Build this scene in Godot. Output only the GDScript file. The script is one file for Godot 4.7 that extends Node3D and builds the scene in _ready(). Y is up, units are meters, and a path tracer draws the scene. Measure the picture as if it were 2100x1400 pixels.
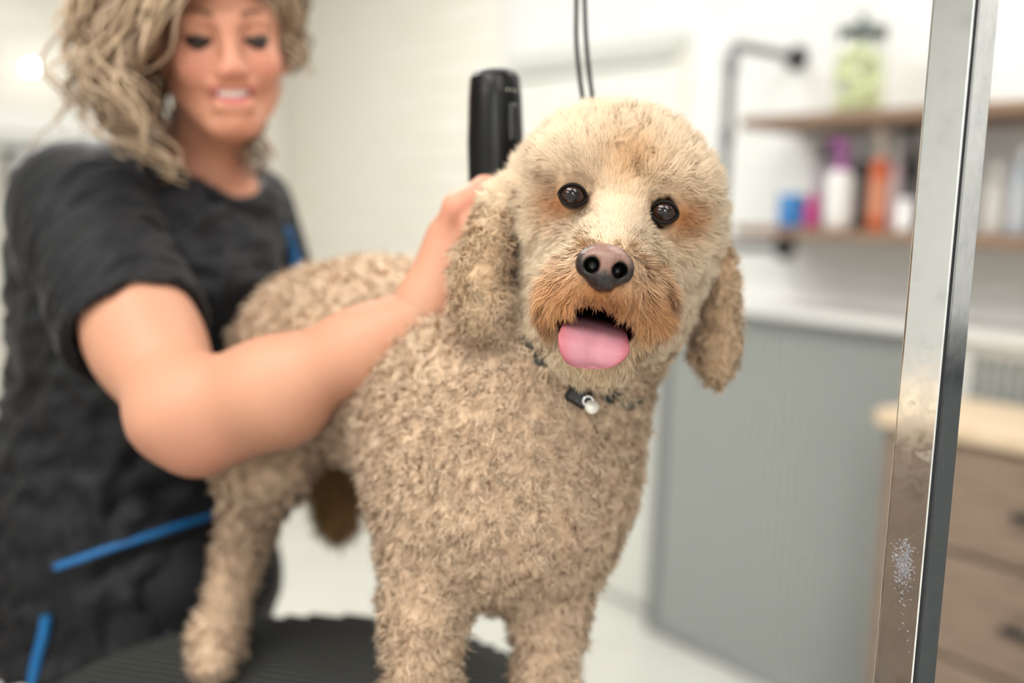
extends Node3D
# A groomer clips a curly dog that stands on a small round table. World axes follow the room: x along the back wall, y up, metres.

const F := 2041.667          # focal length in pixels of the 2100 x 1400 frame (35 mm lens)
const WALL_Z := -2.35        # back wall
const WALL_X := -4.8         # left wall
const TABLE_Y := 0.745
var cam_o := Vector3(0, 1.28, 0)
var cam_b := Basis()
var rng := RandomNumberGenerator.new()
var used := {}
var M := {}

func _ready() -> void:
	rng.seed = 7
	set_camera_and_light()
	make_materials()
	build_room()
	build_ceiling_lights()
	build_shelf()
	build_kennels()
	build_drawers()
	build_left_side()
	build_table()
	build_post()
	build_cords()
	build_person()
	build_clipper()
	build_dog()

# ---------------------------------------------------------------- camera and light
func set_camera_and_light() -> void:
	cam_b = Basis(Vector3.UP, deg_to_rad(51.0)) * Basis(Vector3.RIGHT, deg_to_rad(-7.3)) * Basis(Vector3.BACK, deg_to_rad(2.0))
	var cam := Camera3D.new(); cam.name = "camera"
	cam.fov = 37.849
	cam.near = 0.05; cam.far = 60.0
	var ca := CameraAttributesPhysical.new()
	ca.frustum_focal_length = 35.0
	ca.frustum_focus_distance = 0.775
	ca.exposure_aperture = 1.5
	ca.exposure_shutter_speed = 100.0
	cam.attributes = ca
	add_child(cam)
	cam.transform = Transform3D(cam_b, cam_o)
	cam.current = true
	var we := WorldEnvironment.new(); we.name = "environment"
	var e := Environment.new()
	e.background_mode = Environment.BG_COLOR
	e.background_color = Color(0.8, 0.85, 0.9)
	e.tonemap_mode = Environment.TONE_MAPPER_LINEAR
	e.tonemap_exposure = 0.65
	e.sdfgi_enabled = true; e.ssao_enabled = true; e.ssil_enabled = true
	we.environment = e
	add_child(we)

const CEIL_Y := 2.75
# ceiling panels: position across the floor (camera right, camera forward), size, energy
var panels := [
	[-0.75, 0.15, 1.2, 0.6, 3.4], [0.55, -0.55, 1.2, 0.6, 2.0], [-0.9, 2.6, 1.2, 0.6, 6.0], [0.95, 1.55, 1.2, 0.6, 2.3], [-1.9, -0.9, 1.2, 0.6, 5.2], [-0.1, -2.7, 0.85, 0.65, 8.0],
]
func build_ceiling_lights() -> void:
	var names := ["square-edged white ceiling light panel left of the camera and above the groomer's back", "white ceiling light panel behind the camera", "white ceiling light panel before the tiled corner", "white ceiling light panel over the pipe shelf", "white ceiling light panel at the far left behind the camera", "white ceiling light panel farthest behind the camera"]
	for i in panels.size():
		var p: Array = panels[i]
		var flat := Basis(Vector3.UP, deg_to_rad(51.0))
		var pos: Vector3 = flat * Vector3(p[0], 0, -p[1]); pos.y = CEIL_Y - 0.03
		var t := thing("ceiling_light", names[i], "ceiling light", pos, "ceiling light panels")
		var st := SurfaceTool.new(); st.begin(Mesh.PRIMITIVE_TRIANGLES)
		for s in [-1, 1]:
			add_box(st, Vector3(s * (p[2] / 2 + 0.01), 0, 0), Vector3(0.02, 0.05, p[3] + 0.04))
			add_box(st, Vector3(0, 0, s * (p[3] / 2 + 0.01)), Vector3(p[2], 0.05, 0.02))
		obj("frame", st, M.white_metal, t)
		var sg := SurfaceTool.new(); sg.begin(Mesh.PRIMITIVE_TRIANGLES)
		add_box(sg, Vector3(0, 0.005, 0), Vector3(p[2], 0.02, p[3]))
		obj("diffuser", sg, M.lamp_panel, t)
		var l := AreaLight3D.new(); l.name = "panel_light"
		l.area_size = Vector2(p[2], p[3]); l.light_energy = p[4]; l.light_color = Color(1.0, 0.992, 0.978)
		l.area_range = 12.0
		l.shadow_enabled = true
		t.add_child(l, true)
		l.position = Vector3(0, -0.012, 0); l.rotation.x = -PI / 2

# ---------------------------------------------------------------- helpers
func at(px: float, py: float, d: float) -> Vector3:      # the point that stands d metres deep along the lens, at a pixel
	return cam_o + cam_b * Vector3((px - 1050.0) / F * d, (700.0 - py) / F * d, -d)
func ray(px: float, py: float) -> Vector3:
	return cam_b * Vector3((px - 1050.0) / F, (700.0 - py) / F, -1.0)
func on_z(px: float, py: float, z: float) -> Vector3:
	var r := ray(px, py); return cam_o + r * ((z - cam_o.z) / r.z)
func on_x(px: float, py: float, x: float) -> Vector3:
	var r := ray(px, py); return cam_o + r * ((x - cam_o.x) / r.x)
func on_y(px: float, py: float, y: float) -> Vector3:
	var r := ray(px, py); return cam_o + r * ((y - cam_o.y) / r.y)
func lin(r: float, g: float, b: float) -> Color:          # an sRGB colour of 0..255 as linear values, for vertex colours
	return Color(r / 255.0, g / 255.0, b / 255.0).srgb_to_linear()
func rgb(r: float, g: float, b: float) -> Color:
	return Color(r / 255.0, g / 255.0, b / 255.0)

func numbered(called: String) -> String:
	if not used.has(called):
		used[called] = 0
		return called
	used[called] += 1
	return "%s_%03d" % [called, used[called]]
func thing(called: String, label: String, category: String, pos: Vector3, group := "") -> Node3D:
	var o := Node3D.new(); o.name = numbered(called); add_child(o, true)
	o.position = pos
	tag(o, label, category, group)
	return o
func tag(o: Node, label: String, category: String, group := "") -> void:
	o.set_meta("label", label); o.set_meta("category", category)
	if group: o.set_meta("group", group)
func obj(called: String, st: SurfaceTool, m: Material, parent: Node) -> MeshInstance3D:
	var o := MeshInstance3D.new(); o.name = called
	st.generate_normals()
	o.mesh = st.commit(); o.material_override = m
	parent.add_child(o, true)
	return o
func put(called: String, mesh: Mesh, m: Material, parent: Node, pos := Vector3.ZERO, b := Basis()) -> MeshInstance3D:
	var o := MeshInstance3D.new(); o.name = called
	o.mesh = mesh; o.material_override = m
	parent.add_child(o, true)
	o.transform = Transform3D(b, pos)
	return o
func struct(called: String, st: SurfaceTool, m: Material) -> MeshInstance3D:
	var o := obj(called, st, m, self)
	o.set_meta("kind", "structure")
	return o
func fresh() -> SurfaceTool:
	var st := SurfaceTool.new(); st.begin(Mesh.PRIMITIVE_TRIANGLES); return st
func tri(st: SurfaceTool, a: Vector3, b: Vector3, c: Vector3) -> void:   # a, b, c counter-clockwise from outside
	st.set_smooth_group(-1); st.add_vertex(a)
	st.set_smooth_group(-1); st.add_vertex(c)
	st.set_smooth_group(-1); st.add_vertex(b)
func quad(st: SurfaceTool, a: Vector3, b: Vector3, c: Vector3, d: Vector3) -> void:
	tri(st, a, b, c); tri(st, a, c, d)
func add_box(st: SurfaceTool, c: Vector3, s: Vector3, b := Basis(), ch := 0.0) -> void:   # a box; ch cuts its edges
	if ch <= 0.0:
		ch = minf(minf(s.x, s.y), s.z) * 0.08
	var h := s * 0.5
	# each face inset by ch, then edge strips and corner triangles
	for ax in 3:
		for sg in [-1.0, 1.0]:
			var u := (ax + 1) % 3; var v := (ax + 2) % 3
			var p := []
			for k in 4:
				var q := Vector3.ZERO
				q[ax] = sg * h[ax]
				q[u] = (h[u] - ch) * [-1, 1, 1, -1][k]
				q[v] = (h[v] - ch) * [-1, -1, 1, 1][k]
				p.append(c + b * q)
			if sg > 0: quad(st, p[0], p[1], p[2], p[3])
			else: quad(st, p[3], p[2], p[1], p[0])
	for ax in 3:
		var u := (ax + 1) % 3; var v := (ax + 2) % 3
		for su in [-1.0, 1.0]:
			for sv in [-1.0, 1.0]:
				var p := []
				for k in 4:
					var q := Vector3.ZERO
					q[ax] = (h[ax] - ch) * [-1, 1, 1, -1][k]
					q[u] = su * (h[u] if k < 2 else h[u] - ch)
					q[v] = sv * (h[v] - ch if k < 2 else h[v])
					p.append(c + b * q)
				if su * sv < 0: quad(st, p[0], p[1], p[2], p[3])
				else: quad(st, p[3], p[2], p[1], p[0])
	for sx in [-1.0, 1.0]:
		for sy in [-1.0, 1.0]:
			for sz in [-1.0, 1.0]:
				var a := c + b * Vector3(sx * h.x, sy * (h.y - ch), sz * (h.z - ch))
				var d := c + b * Vector3(sx * (h.x - ch), sy * h.y, sz * (h.z - ch))
				var e := c + b * Vector3(sx * (h.x - ch), sy * (h.y - ch), sz * h.z)
				if sx * sy * sz > 0: tri(st, a, d, e)
				else: tri(st, a, e, d)
func box_mesh(s: Vector3, ch := 0.0) -> ArrayMesh:
	var st := fresh(); add_box(st, Vector3.ZERO, s, Basis(), ch); st.generate_normals(); return st.commit()
func add_lathe(st: SurfaceTool, base: Vector3, prof: Array, n := 28, b := Basis(), squash := 1.0) -> void:   # prof: Vector2(radius, height)
	for i in prof.size() - 1:
		var p: Vector2 = prof[i]; var q: Vector2 = prof[i + 1]
		for k in n:
			var t0 := TAU * k / n; var t1 := TAU * (k + 1) / n
			var a := base + b * Vector3(p.x * cos(t0), p.y, -p.x * sin(t0) * squash)
			var c := base + b * Vector3(p.x * cos(t1), p.y, -p.x * sin(t1) * squash)
			var d := base + b * Vector3(q.x * cos(t1), q.y, -q.x * sin(t1) * squash)
			var e := base + b * Vector3(q.x * cos(t0), q.y, -q.x * sin(t0) * squash)
			for v in [[a, c, d], [a, d, e]]:
				if (v[1] - v[0]).cross(v[2] - v[0]).length() > 1e-12:
					for j in [0, 2, 1]:
						st.set_smooth_group(0); st.add_vertex(v[j])
func lathe_mesh(prof: Array, n := 28, squash := 1.0) -> ArrayMesh:
	var st := fresh(); add_lathe(st, Vector3.ZERO, prof, n, Basis(), squash); st.generate_normals(); return st.commit()
func smooth_path(pts: Array, per := 6) -> PackedVector3Array:
	var out := PackedVector3Array()
	for i in pts.size() - 1:
		var p0: Vector3 = pts[maxi(i - 1, 0)]; var p1: Vector3 = pts[i]; var p2: Vector3 = pts[i + 1]; var p3: Vector3 = pts[mini(i + 2, pts.size() - 1)]
		for k in per:
			out.append(p1.cubic_interpolate(p2, p0, p3, float(k) / per))
	out.append(pts[-1])
	return out
func add_tube(st: SurfaceTool, path: PackedVector3Array, r0: float, r1: float, n := 10, flat := 1.0, color = null, mid := -1.0) -> void:
	var rings := []
	var side := Vector3.ZERO
	var m := path.size()
	for i in m:
		var d := (path[mini(i + 1, m - 1)] - path[maxi(i - 1, 0)]).normalized()
		if side == Vector3.ZERO:
			side = d.cross(Vector3.UP if absf(d.y) < 0.9 else Vector3.RIGHT).normalized()
		side = (side - d * side.dot(d)).normalized()
		var other := d.cross(side)
		var t := float(i) / (m - 1)
		var r := lerpf(r0, r1, t) if mid < 0 else (lerpf(r0, mid, t * 2) if t < 0.5 else lerpf(mid, r1, t * 2 - 1))
		var ring := PackedVector3Array()
		for k in n:
			ring.append(path[i] + side * cos(TAU * k / n) * r + other * sin(TAU * k / n) * r * flat)
		rings.append(ring)
	for i in m - 1:
		for k in n:
			var a: Vector3 = rings[i][k]; var b: Vector3 = rings[i][(k + 1) % n]; var c: Vector3 = rings[i + 1][(k + 1) % n]; var d: Vector3 = rings[i + 1][k]
			for v in [a, c, b, a, d, c]:
				st.set_smooth_group(0)
				if color != null: st.set_color(color)
				st.add_vertex(v)
	for e in [0, m - 1]:
		for k in range(1, n - 1):
			var v := [rings[e][0], rings[e][k], rings[e][k + 1]]
			if e == 0: v = [v[0], v[1], v[2]]
			else: v = [v[0], v[2], v[1]]
			for x in v:
				st.set_smooth_group(1 if r0 > 0.001 else 0)
				if color != null: st.set_color(color)
				st.add_vertex(x)
func tube_mesh(pts: Array, r: float, n := 12, per := 6) -> ArrayMesh:
	var st := fresh(); add_tube(st, smooth_path(pts, per), r, r, n); st.generate_normals(); return st.commit()

func std(color: Color, rough := 0.6, metal := 0.0, spec := 0.5) -> StandardMaterial3D:
	var m := StandardMaterial3D.new()
	m.albedo_color = color; m.roughness = rough; m.metallic = metal; m.metallic_specular = spec
	return m
func vertexed(rough := 0.6, spec := 0.5) -> StandardMaterial3D:
	var m := std(Color.WHITE, rough, 0.0, spec); m.vertex_color_use_as_albedo = true; return m
func noise_tex(freq: float, size: int, ramp: Array = [], seed_ := 1, normal := false, kind := FastNoiseLite.TYPE_SIMPLEX_SMOOTH) -> NoiseTexture2D:
	var t := NoiseTexture2D.new(); t.width = size; t.height = size; t.seamless = true
	var n := FastNoiseLite.new(); n.seed = seed_; n.frequency = freq; n.noise_type = kind; n.fractal_octaves = 4
	t.noise = n; t.as_normal_map = normal
	if ramp.size():
		var g := Gradient.new(); var o := PackedFloat32Array(); var c := PackedColorArray()
		for i in ramp.size():
			o.append(float(i) / (ramp.size() - 1)); c.append(ramp[i])
		g.offsets = o; g.colors = c; t.color_ramp = g
	return t
func triplanar(m: StandardMaterial3D, s: Vector3) -> StandardMaterial3D:
	m.uv1_triplanar = true; m.uv1_world_triplanar = true; m.uv1_scale = s; return m

func make_materials() -> void:
	M.wall = triplanar(std(Color.WHITE, 0.7), Vector3.ONE * 0.7)
	M.wall.albedo_texture = noise_tex(0.02, 256, [rgb(225, 226, 224), rgb(231, 231, 229)], 3)
	M.cream = std(rgb(232, 230, 219), 0.5)
	M.tile = std(rgb(238, 234, 224), 0.22)
	M.tile2 = std(rgb(235, 231, 220), 0.25)
	M.floor = triplanar(std(Color.WHITE, 0.35), Vector3.ONE * 0.5)
	M.floor.albedo_texture = noise_tex(0.015, 512, [rgb(205, 205, 198), rgb(216, 216, 210)], 5)
	M.white_metal = std(rgb(225, 225, 222), 0.4)
	M.door = std(rgb(224, 225, 219), 0.45)
	M.door_shadow = std(rgb(196, 197, 191), 0.5)  # greyer copy of the door white, for the shaded strip on top
	M.lamp_panel = std(Color.WHITE, 0.5)
	M.lamp_panel.emission_enabled = true; M.lamp_panel.emission = Color(1, 0.98, 0.95); M.lamp_panel.emission_energy_multiplier = 4.0
	M.wood_base = std(rgb(190, 165, 135), 0.55)
	M.pipe = std(rgb(105, 108, 110), 0.45, 0.6)
	M.iron = std(rgb(42, 42, 44), 0.5, 0.3)
	M.black = std(rgb(22, 22, 24), 0.35)
	M.flute = std(rgb(168, 172, 169), 0.15)
	M.flute.backlight_enabled = true; M.flute.backlight = Color(0.25, 0.26, 0.25)
	M.alu = std(rgb(150, 153, 154), 0.35, 0.7)
	M.white_plastic = std(rgb(236, 236, 234), 0.35)
	M.shelf_wood = wood(Color8(112, 86, 68), Color8(142, 116, 96), 0.55, Vector3(1.2, 14, 14), 11)
	M.drawer_wood = wood(Color8(118, 100, 86), Color8(150, 130, 114), 0.5, Vector3(1.0, 10, 10), 12)
	M.top_wood = wood(Color8(205, 180, 150), Color8(225, 204, 176), 0.45, Vector3(1.0, 8, 8), 13)
	M.dark_cab = std(rgb(58, 62, 64), 0.4)
	M.rubber = std(rgb(44, 45, 41), 0.6)
	M.chrome = std(rgb(240, 241, 242), 0.12, 1.0)
	M.corner_reflection = std(rgb(40, 40, 44), 0.3, 0.5)  # dark line painting the reflection along the post's front corner
	M.dark_metal = std(rgb(60, 62, 65), 0.3, 0.8)
	M.fur = vertexed(0.75, 0.25)
	M.fur.rim_enabled = true; M.fur.rim = 0.25; M.fur.rim_tint = 0.6
	M.fur.backlight_enabled = true; M.fur.backlight = Color(0.45, 0.4, 0.34)
	M.hide = vertexed(0.9, 0.1)
	M.skin = vertexed(0.5, 0.4)
	M.skin.subsurf_scatter_enabled = true; M.skin.subsurf_scatter_strength = 0.12
	M.scrub = std(rgb(17, 18, 22), 0.6, 0.0, 0.38)
	M.scrub.rim_enabled = true; M.scrub.rim = 0.22; M.scrub.rim_tint = 0.2
	M.blue = std(rgb(18, 104, 166), 0.5)
	M.dark_blue = std(rgb(14, 30, 46), 0.6)
	M.hair = vertexed(0.5, 0.5)
	M.eye = vertexed(0.04, 0.5)
	M.wet = vertexed(0.32, 0.5)
	M.wet.clearcoat_enabled = true; M.wet.clearcoat = 0.3; M.wet.clearcoat_roughness = 0.25
	M.nose = vertexed(0.38, 0.5)
	M.nose.heightmap_enabled = true
	M.nose.heightmap_texture = noise_tex(0.06, 256, [], 21, false, FastNoiseLite.TYPE_CELLULAR)
	M.nose.heightmap_scale = 0.06
	triplanar(M.nose, Vector3.ONE * 22.0)
	M.tongue = vertexed(0.45, 0.35)
	M.tongue.subsurf_scatter_enabled = true; M.tongue.subsurf_scatter_strength = 0.2
	M.tongue.heightmap_enabled = true
	M.tongue.heightmap_texture = noise_tex(0.12, 256, [], 22)
	M.tongue.heightmap_scale = 0.03
	triplanar(M.tongue, Vector3.ONE * 16.0)
func wood(a: Color, b: Color, rough: float, s: Vector3, seed_: int) -> StandardMaterial3D:
	var m := triplanar(std(Color.WHITE, rough), s)
	m.albedo_texture = noise_tex(0.02, 256, [a, a.lerp(b, 0.4), b, a.lerp(b, 0.7), a], seed_)
	return m

# ---------------------------------------------------------------- smooth fields and their meshes
class Field:
	var kind := PackedInt32Array()      # 0 tapered capsule, 1 ellipsoid, 2 box; +10 cuts
	var A := PackedVector3Array()
	var B := PackedVector3Array()
	var RA := PackedFloat32Array()
	var RB := PackedFloat32Array()
	var K := PackedFloat32Array()
	var T: Array[Basis] = []
	var every := PackedInt32Array()
	func _add(k_: int, a: Vector3, b: Vector3, ra: float, rb: float, k: float, t: Basis) -> void:
		every.append(kind.size())
		kind.append(k_); A.append(a); B.append(b); RA.append(ra); RB.append(rb); K.append(k); T.append(t)
	func cap(a: Vector3, b: Vector3, ra: float, rb: float, k := 0.02) -> void:
		_add(0, a, b, ra, rb, k, Basis())
	func ell(c: Vector3, r: Vector3, t := Basis(), k := 0.02) -> void:
		_add(1, c, r, 0, 0, k, t)
	func box(c: Vector3, r: Vector3, t := Basis(), k := 0.02) -> void:
		_add(2, c, r, 0, 0, k, t)
	func cut_cap(a: Vector3, b: Vector3, ra: float, rb: float, k := 0.004) -> void:
		_add(10, a, b, ra, rb, k, Basis())
	func cut_ell(c: Vector3, r: Vector3, t := Basis(), k := 0.006) -> void:
		_add(11, c, r, 0, 0, k, t)
	func cut_box(c: Vector3, r: Vector3, t := Basis(), k := 0.004) -> void:
		_add(12, c, r, 0, 0, k, t)
	func one(i: int, p: Vector3) -> float:
		var kd := kind[i] % 10
		if kd == 0:
			var a := A[i]; var ba := B[i] - a; var pa := p - a
			var h := clampf(pa.dot(ba) / maxf(ba.length_squared(), 1e-9), 0.0, 1.0)
			return (pa - ba * h).length() - lerpf(RA[i], RB[i], h)
		var q := (p - A[i]) * T[i]
		var r := B[i]
		if kd == 1:
			var s := q / r
			var k0 := s.length()
			if k0 < 1e-4: return -minf(r.x, minf(r.y, r.z))
			return k0 * (k0 - 1.0) / (s / r).length()
		q = q.abs() - r
		return q.max(Vector3.ZERO).length() + minf(maxf(q.x, maxf(q.y, q.z)), 0.0)
	func value(p: Vector3, list: PackedInt32Array) -> float:
		var d := 10.0
		for i in list:
			var e := one(i, p)
			var k := K[i]
			if kind[i] < 10:
				var h := maxf(k - absf(d - e), 0.0) / k
				d = minf(d, e) - h * h * k * 0.25
			else:
				e = -e
				var h := maxf(k - absf(d - e), 0.0) / k
				d = maxf(d, e) + h * h * k * 0.25
		return d
	func near(p: Vector3, rad: float) -> PackedInt32Array:
		var best := 10.0
		var es := PackedFloat32Array()
		for i in every:
			var e := one(i, p)
			es.append(e)
			if kind[i] < 10: best = minf(best, e)
		var out := PackedInt32Array()
		for i in every:
			if kind[i] < 10:
				if es[i] - rad * 1.5 - K[i] * 1.5 <= best + rad * 1.5: out.append(i)
			elif es[i] <= rad * 2.5 + K[i]: out.append(i)
		return out

func net(f: Field, lo: Vector3, hi: Vector3, h: float) -> Array:        # surface nets: [vertices, normals, indices]
	var nx := int((hi.x - lo.x) / h) + 2; var ny := int((hi.y - lo.y) / h) + 2; var nz := int((hi.z - lo.z) / h) + 2
	var val := PackedFloat32Array(); val.resize(nx * ny * nz); val.fill(1.0)
	var cell := PackedInt32Array(); cell.resize(nx * ny * nz); cell.fill(-1)
	var sy := nx; var sz := nx * ny
	var bl := 6
	var rad := bl * h * 0.5 * 1.74
	var active: Array[Vector3i] = []
	for bz in range(0, nz, bl):
		for by in range(0, ny, bl):
			for bx in range(0, nx, bl):
				var c := lo + Vector3(bx + bl * 0.5, by + bl * 0.5, bz + bl * 0.5) * h
				var d := f.value(c, f.every)
				var x1 := mini(bx + bl, nx); var y1 := mini(by + bl, ny); var z1 := mini(bz + bl, nz)
				if absf(d) > rad * 1.7 + 0.004:
					if d < 0:
						for z in range(bz, z1):
							for y in range(by, y1):
								for x in range(bx, x1):
									val[x + y * sy + z * sz] = -1.0
					continue
				active.append(Vector3i(bx, by, bz))
				var list := f.near(c, rad)
				for z in range(bz, z1):
					for y in range(by, y1):
						for x in range(bx, x1):
							val[x + y * sy + z * sz] = f.value(lo + Vector3(x, y, z) * h, list)
	var verts := PackedVector3Array()
	var co := [0, 1, sy, sy + 1, sz, sz + 1, sz + sy, sz + sy + 1]
	var cv: Array[Vector3] = [Vector3(0, 0, 0), Vector3(1, 0, 0), Vector3(0, 1, 0), Vector3(1, 1, 0), Vector3(0, 0, 1), Vector3(1, 0, 1), Vector3(0, 1, 1), Vector3(1, 1, 1)]
	var ea := [0, 2, 4, 6, 0, 1, 4, 5, 0, 1, 2, 3]; var eb := [1, 3, 5, 7, 2, 3, 6, 7, 4, 5, 6, 7]
	var v := PackedFloat32Array(); v.resize(8)
	for bb in active:
		for z in range(bb.z, mini(bb.z + bl, nz - 1)):
			for y in range(bb.y, mini(bb.y + bl, ny - 1)):
				for x in range(bb.x, mini(bb.x + bl, nx - 1)):
					var i := x + y * sy + z * sz
					var neg := 0
					for k in 8:
						v[k] = val[i + co[k]]
						if v[k] < 0: neg += 1
					if neg == 0 or neg == 8: continue
					var s := Vector3.ZERO; var n := 0
					for k in 12:
						var a: float = v[ea[k]]; var b: float = v[eb[k]]
						if (a < 0) != (b < 0):
							s += cv[ea[k]].lerp(cv[eb[k]], a / (a - b)); n += 1
					cell[i] = verts.size()
					verts.append(lo + (Vector3(x, y, z) + s / n) * h)
	var idx := PackedInt32Array()
	for bb in active:
		for z in range(maxi(bb.z, 1), mini(bb.z + bl, nz - 1)):
			for y in range(maxi(bb.y, 1), mini(bb.y + bl, ny - 1)):
				for x in range(maxi(bb.x, 1), mini(bb.x + bl, nx - 1)):
					var i := x + y * sy + z * sz
					var a := val[i] < 0
					for ax in 3:
						var step: int = [1, sy, sz][ax]
						if a == (val[i + step] < 0): continue
						var u: int = [sy, sz, 1][ax]; var w: int = [sz, 1, sy][ax]
						var q0 := cell[i - u - w]; var q1 := cell[i - w]; var q2 := cell[i]; var q3 := cell[i - u]
						if q0 < 0 or q1 < 0 or q2 < 0 or q3 < 0: continue
						if a: idx.append_array([q0, q2, q1, q0, q3, q2])
						else: idx.append_array([q0, q1, q2, q0, q2, q3])
	return [verts, normals_of(verts, idx), idx]
func normals_of(verts: PackedVector3Array, idx: PackedInt32Array) -> PackedVector3Array:
	var norm := PackedVector3Array(); norm.resize(verts.size())
	for t in range(0, idx.size(), 3):
		var a := verts[idx[t]]; var n := (verts[idx[t + 2]] - a).cross(verts[idx[t + 1]] - a)
		norm[idx[t]] += n; norm[idx[t + 1]] += n; norm[idx[t + 2]] += n
	for i in norm.size(): norm[i] = norm[i].normalized()
	return norm
func joined(parts: Array) -> Array:
	var v := PackedVector3Array(); var n := PackedVector3Array(); var i := PackedInt32Array()
	for p in parts:
		var o := v.size()
		v.append_array(p[0]); n.append_array(p[1])
		for x in p[2]: i.append(x + o)
	return [v, n, i]
func to_mesh(a: Array, colors = null) -> ArrayMesh:
	var arr := []; arr.resize(Mesh.ARRAY_MAX)
	arr[Mesh.ARRAY_VERTEX] = a[0]; arr[Mesh.ARRAY_NORMAL] = a[1]; arr[Mesh.ARRAY_INDEX] = a[2]
	if colors != null: arr[Mesh.ARRAY_COLOR] = colors
	var m := ArrayMesh.new(); m.add_surface_from_arrays(Mesh.PRIMITIVE_TRIANGLES, arr); return m
func near_to(p: Vector3, c: Vector3, r: float) -> float:     # 1 at c, fading to 0
	return exp(-(p - c).length_squared() / (r * r))

# ---------------------------------------------------------------- the room
func slab(called: String, lo: Vector3, hi: Vector3, m: Material) -> MeshInstance3D:
	var st := fresh(); add_box(st, (lo + hi) / 2, hi - lo, Basis(), 0.004)
	return struct(called, st, m)
func build_room() -> void:
	var x0 := WALL_X; var x1 := 2.6; var z0 := WALL_Z; var z1 := 3.0
	slab("floor", Vector3(x0 - 0.2, -0.15, z0 - 0.2), Vector3(x1 + 0.2, 0, z1 + 0.2), M.floor)
	slab("ceiling", Vector3(x0 - 0.2, CEIL_Y, z0 - 0.2), Vector3(x1 + 0.2, CEIL_Y + 0.15, z1 + 0.2), M.wall)
	var back := slab("wall_back", Vector3(x0 - 0.2, 0, z0 - 0.2), Vector3(x1 + 0.2, CEIL_Y, z0), M.wall)
	var left := slab("wall_left", Vector3(x0 - 0.2, 0, z0), Vector3(x0, CEIL_Y, z1), M.wall)
	slab("wall_right", Vector3(x1, 0, z0), Vector3(x1 + 0.2, CEIL_Y, z1), M.wall)
	slab("wall_front", Vector3(x0 - 0.2, 0, z1), Vector3(x1 + 0.2, CEIL_Y, z1 + 0.2), M.wall)
	# cream wall tiles: long and low, laid in half bond, from the corner to the white part of the back wall
	var tx := on_z(1030, 200, z0).x
	var tw := 0.405; var th := 0.105
	var long := box_mesh(Vector3(tw - 0.003, th - 0.003, 0.012), 0.002)
	var ix := 0
	for r in 26:
		var y := th * (r + 0.5)
		var x := x0 - (0.5 * tw if r % 2 else 0.0)
		while x < tx - 0.01:
			var a := maxf(x, x0); var b := minf(x + tw, tx)
			if b - a > 0.03:
				var full := b - a > tw - 0.01
				put("tile", long if full else box_mesh(Vector3(b - a - 0.003, th - 0.003, 0.012), 0.002), M.tile if (ix * 7 + r) % 3 else M.tile2, back, Vector3((a + b) / 2, y, z0 + 0.006 + 0.0008 * ((ix * 5) % 3)))
			x += tw; ix += 1
	var turned := Basis(Vector3.UP, PI / 2)
	for r in 26:
		var y := th * (r + 0.5)
		var z := z0 + 0.02 + (0.5 * tw if r % 2 else 0.0)
		if r % 2:
			put("tile", box_mesh(Vector3(tw * 0.5 - 0.003, th - 0.003, 0.012), 0.002), M.tile, left, Vector3(x0 + 0.006, y, z0 + 0.02 + tw * 0.25), turned)
		for k in 6:
			put("tile", long, M.tile if (k * 5 + r) % 3 else M.tile2, left, Vector3(x0 + 0.006 + 0.0008 * ((k + r) % 3), y, z + tw * (k + 0.5)), turned)
	# trim between tiles and paint, and the wooden baseboard
	var st := fresh(); add_box(st, Vector3(tx + 0.012, CEIL_Y / 2, z0 + 0.01), Vector3(0.024, CEIL_Y, 0.02))
	struct("trim_1", st, M.white_metal)
	var dl := on_z(1062, 200, z0).x; var dr := on_z(1402, 200, z0).x
	# the door: a flush white leaf in a narrow frame, with a strip over it coloured grey as a shaded gap
	var dh := on_z(1235, 118, z0).y
	var d := Node3D.new(); d.name = "door_1"; add_child(d); d.set_meta("kind", "structure")
	var leaf := fresh(); add_box(leaf, Vector3((dl + dr) / 2, (dh - 0.05) / 2 + 0.01, z0 + 0.012), Vector3(dr - dl - 0.03, dh - 0.07, 0.024), Basis(), 0.003)
	obj("door_leaf", leaf, M.door, d)
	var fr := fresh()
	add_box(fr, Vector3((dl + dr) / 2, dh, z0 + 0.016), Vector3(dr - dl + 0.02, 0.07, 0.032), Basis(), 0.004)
	obj("door_shade_strip", fr, M.door_shadow, d)
	for x in [dl, dr]:
		var fj := fresh(); add_box(fj, Vector3(x, dh / 2, z0 + 0.01), Vector3(0.035, dh, 0.02), Basis(), 0.003)
		obj("door_jamb", fj, M.white_metal if x == dl else M.cream, d)
	var rr := on_z(1330, 1275, z0).x
	var bs := fresh(); add_box(bs, Vector3((dr + 0.02 + rr) / 2, 0.035, z0 + 0.008), Vector3(absf(rr - dr - 0.02), 0.07, 0.016), Basis(), 0.003)
	struct("baseboard_back", bs, M.wood_base)
	var b2 := fresh(); add_box(b2, Vector3((dl + tx) / 2, 0.035, z0 + 0.008), Vector3(absf(dl - tx) - 0.04, 0.07, 0.016), Basis(), 0.003)
	struct("trim_2", b2, M.wood_base)

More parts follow.
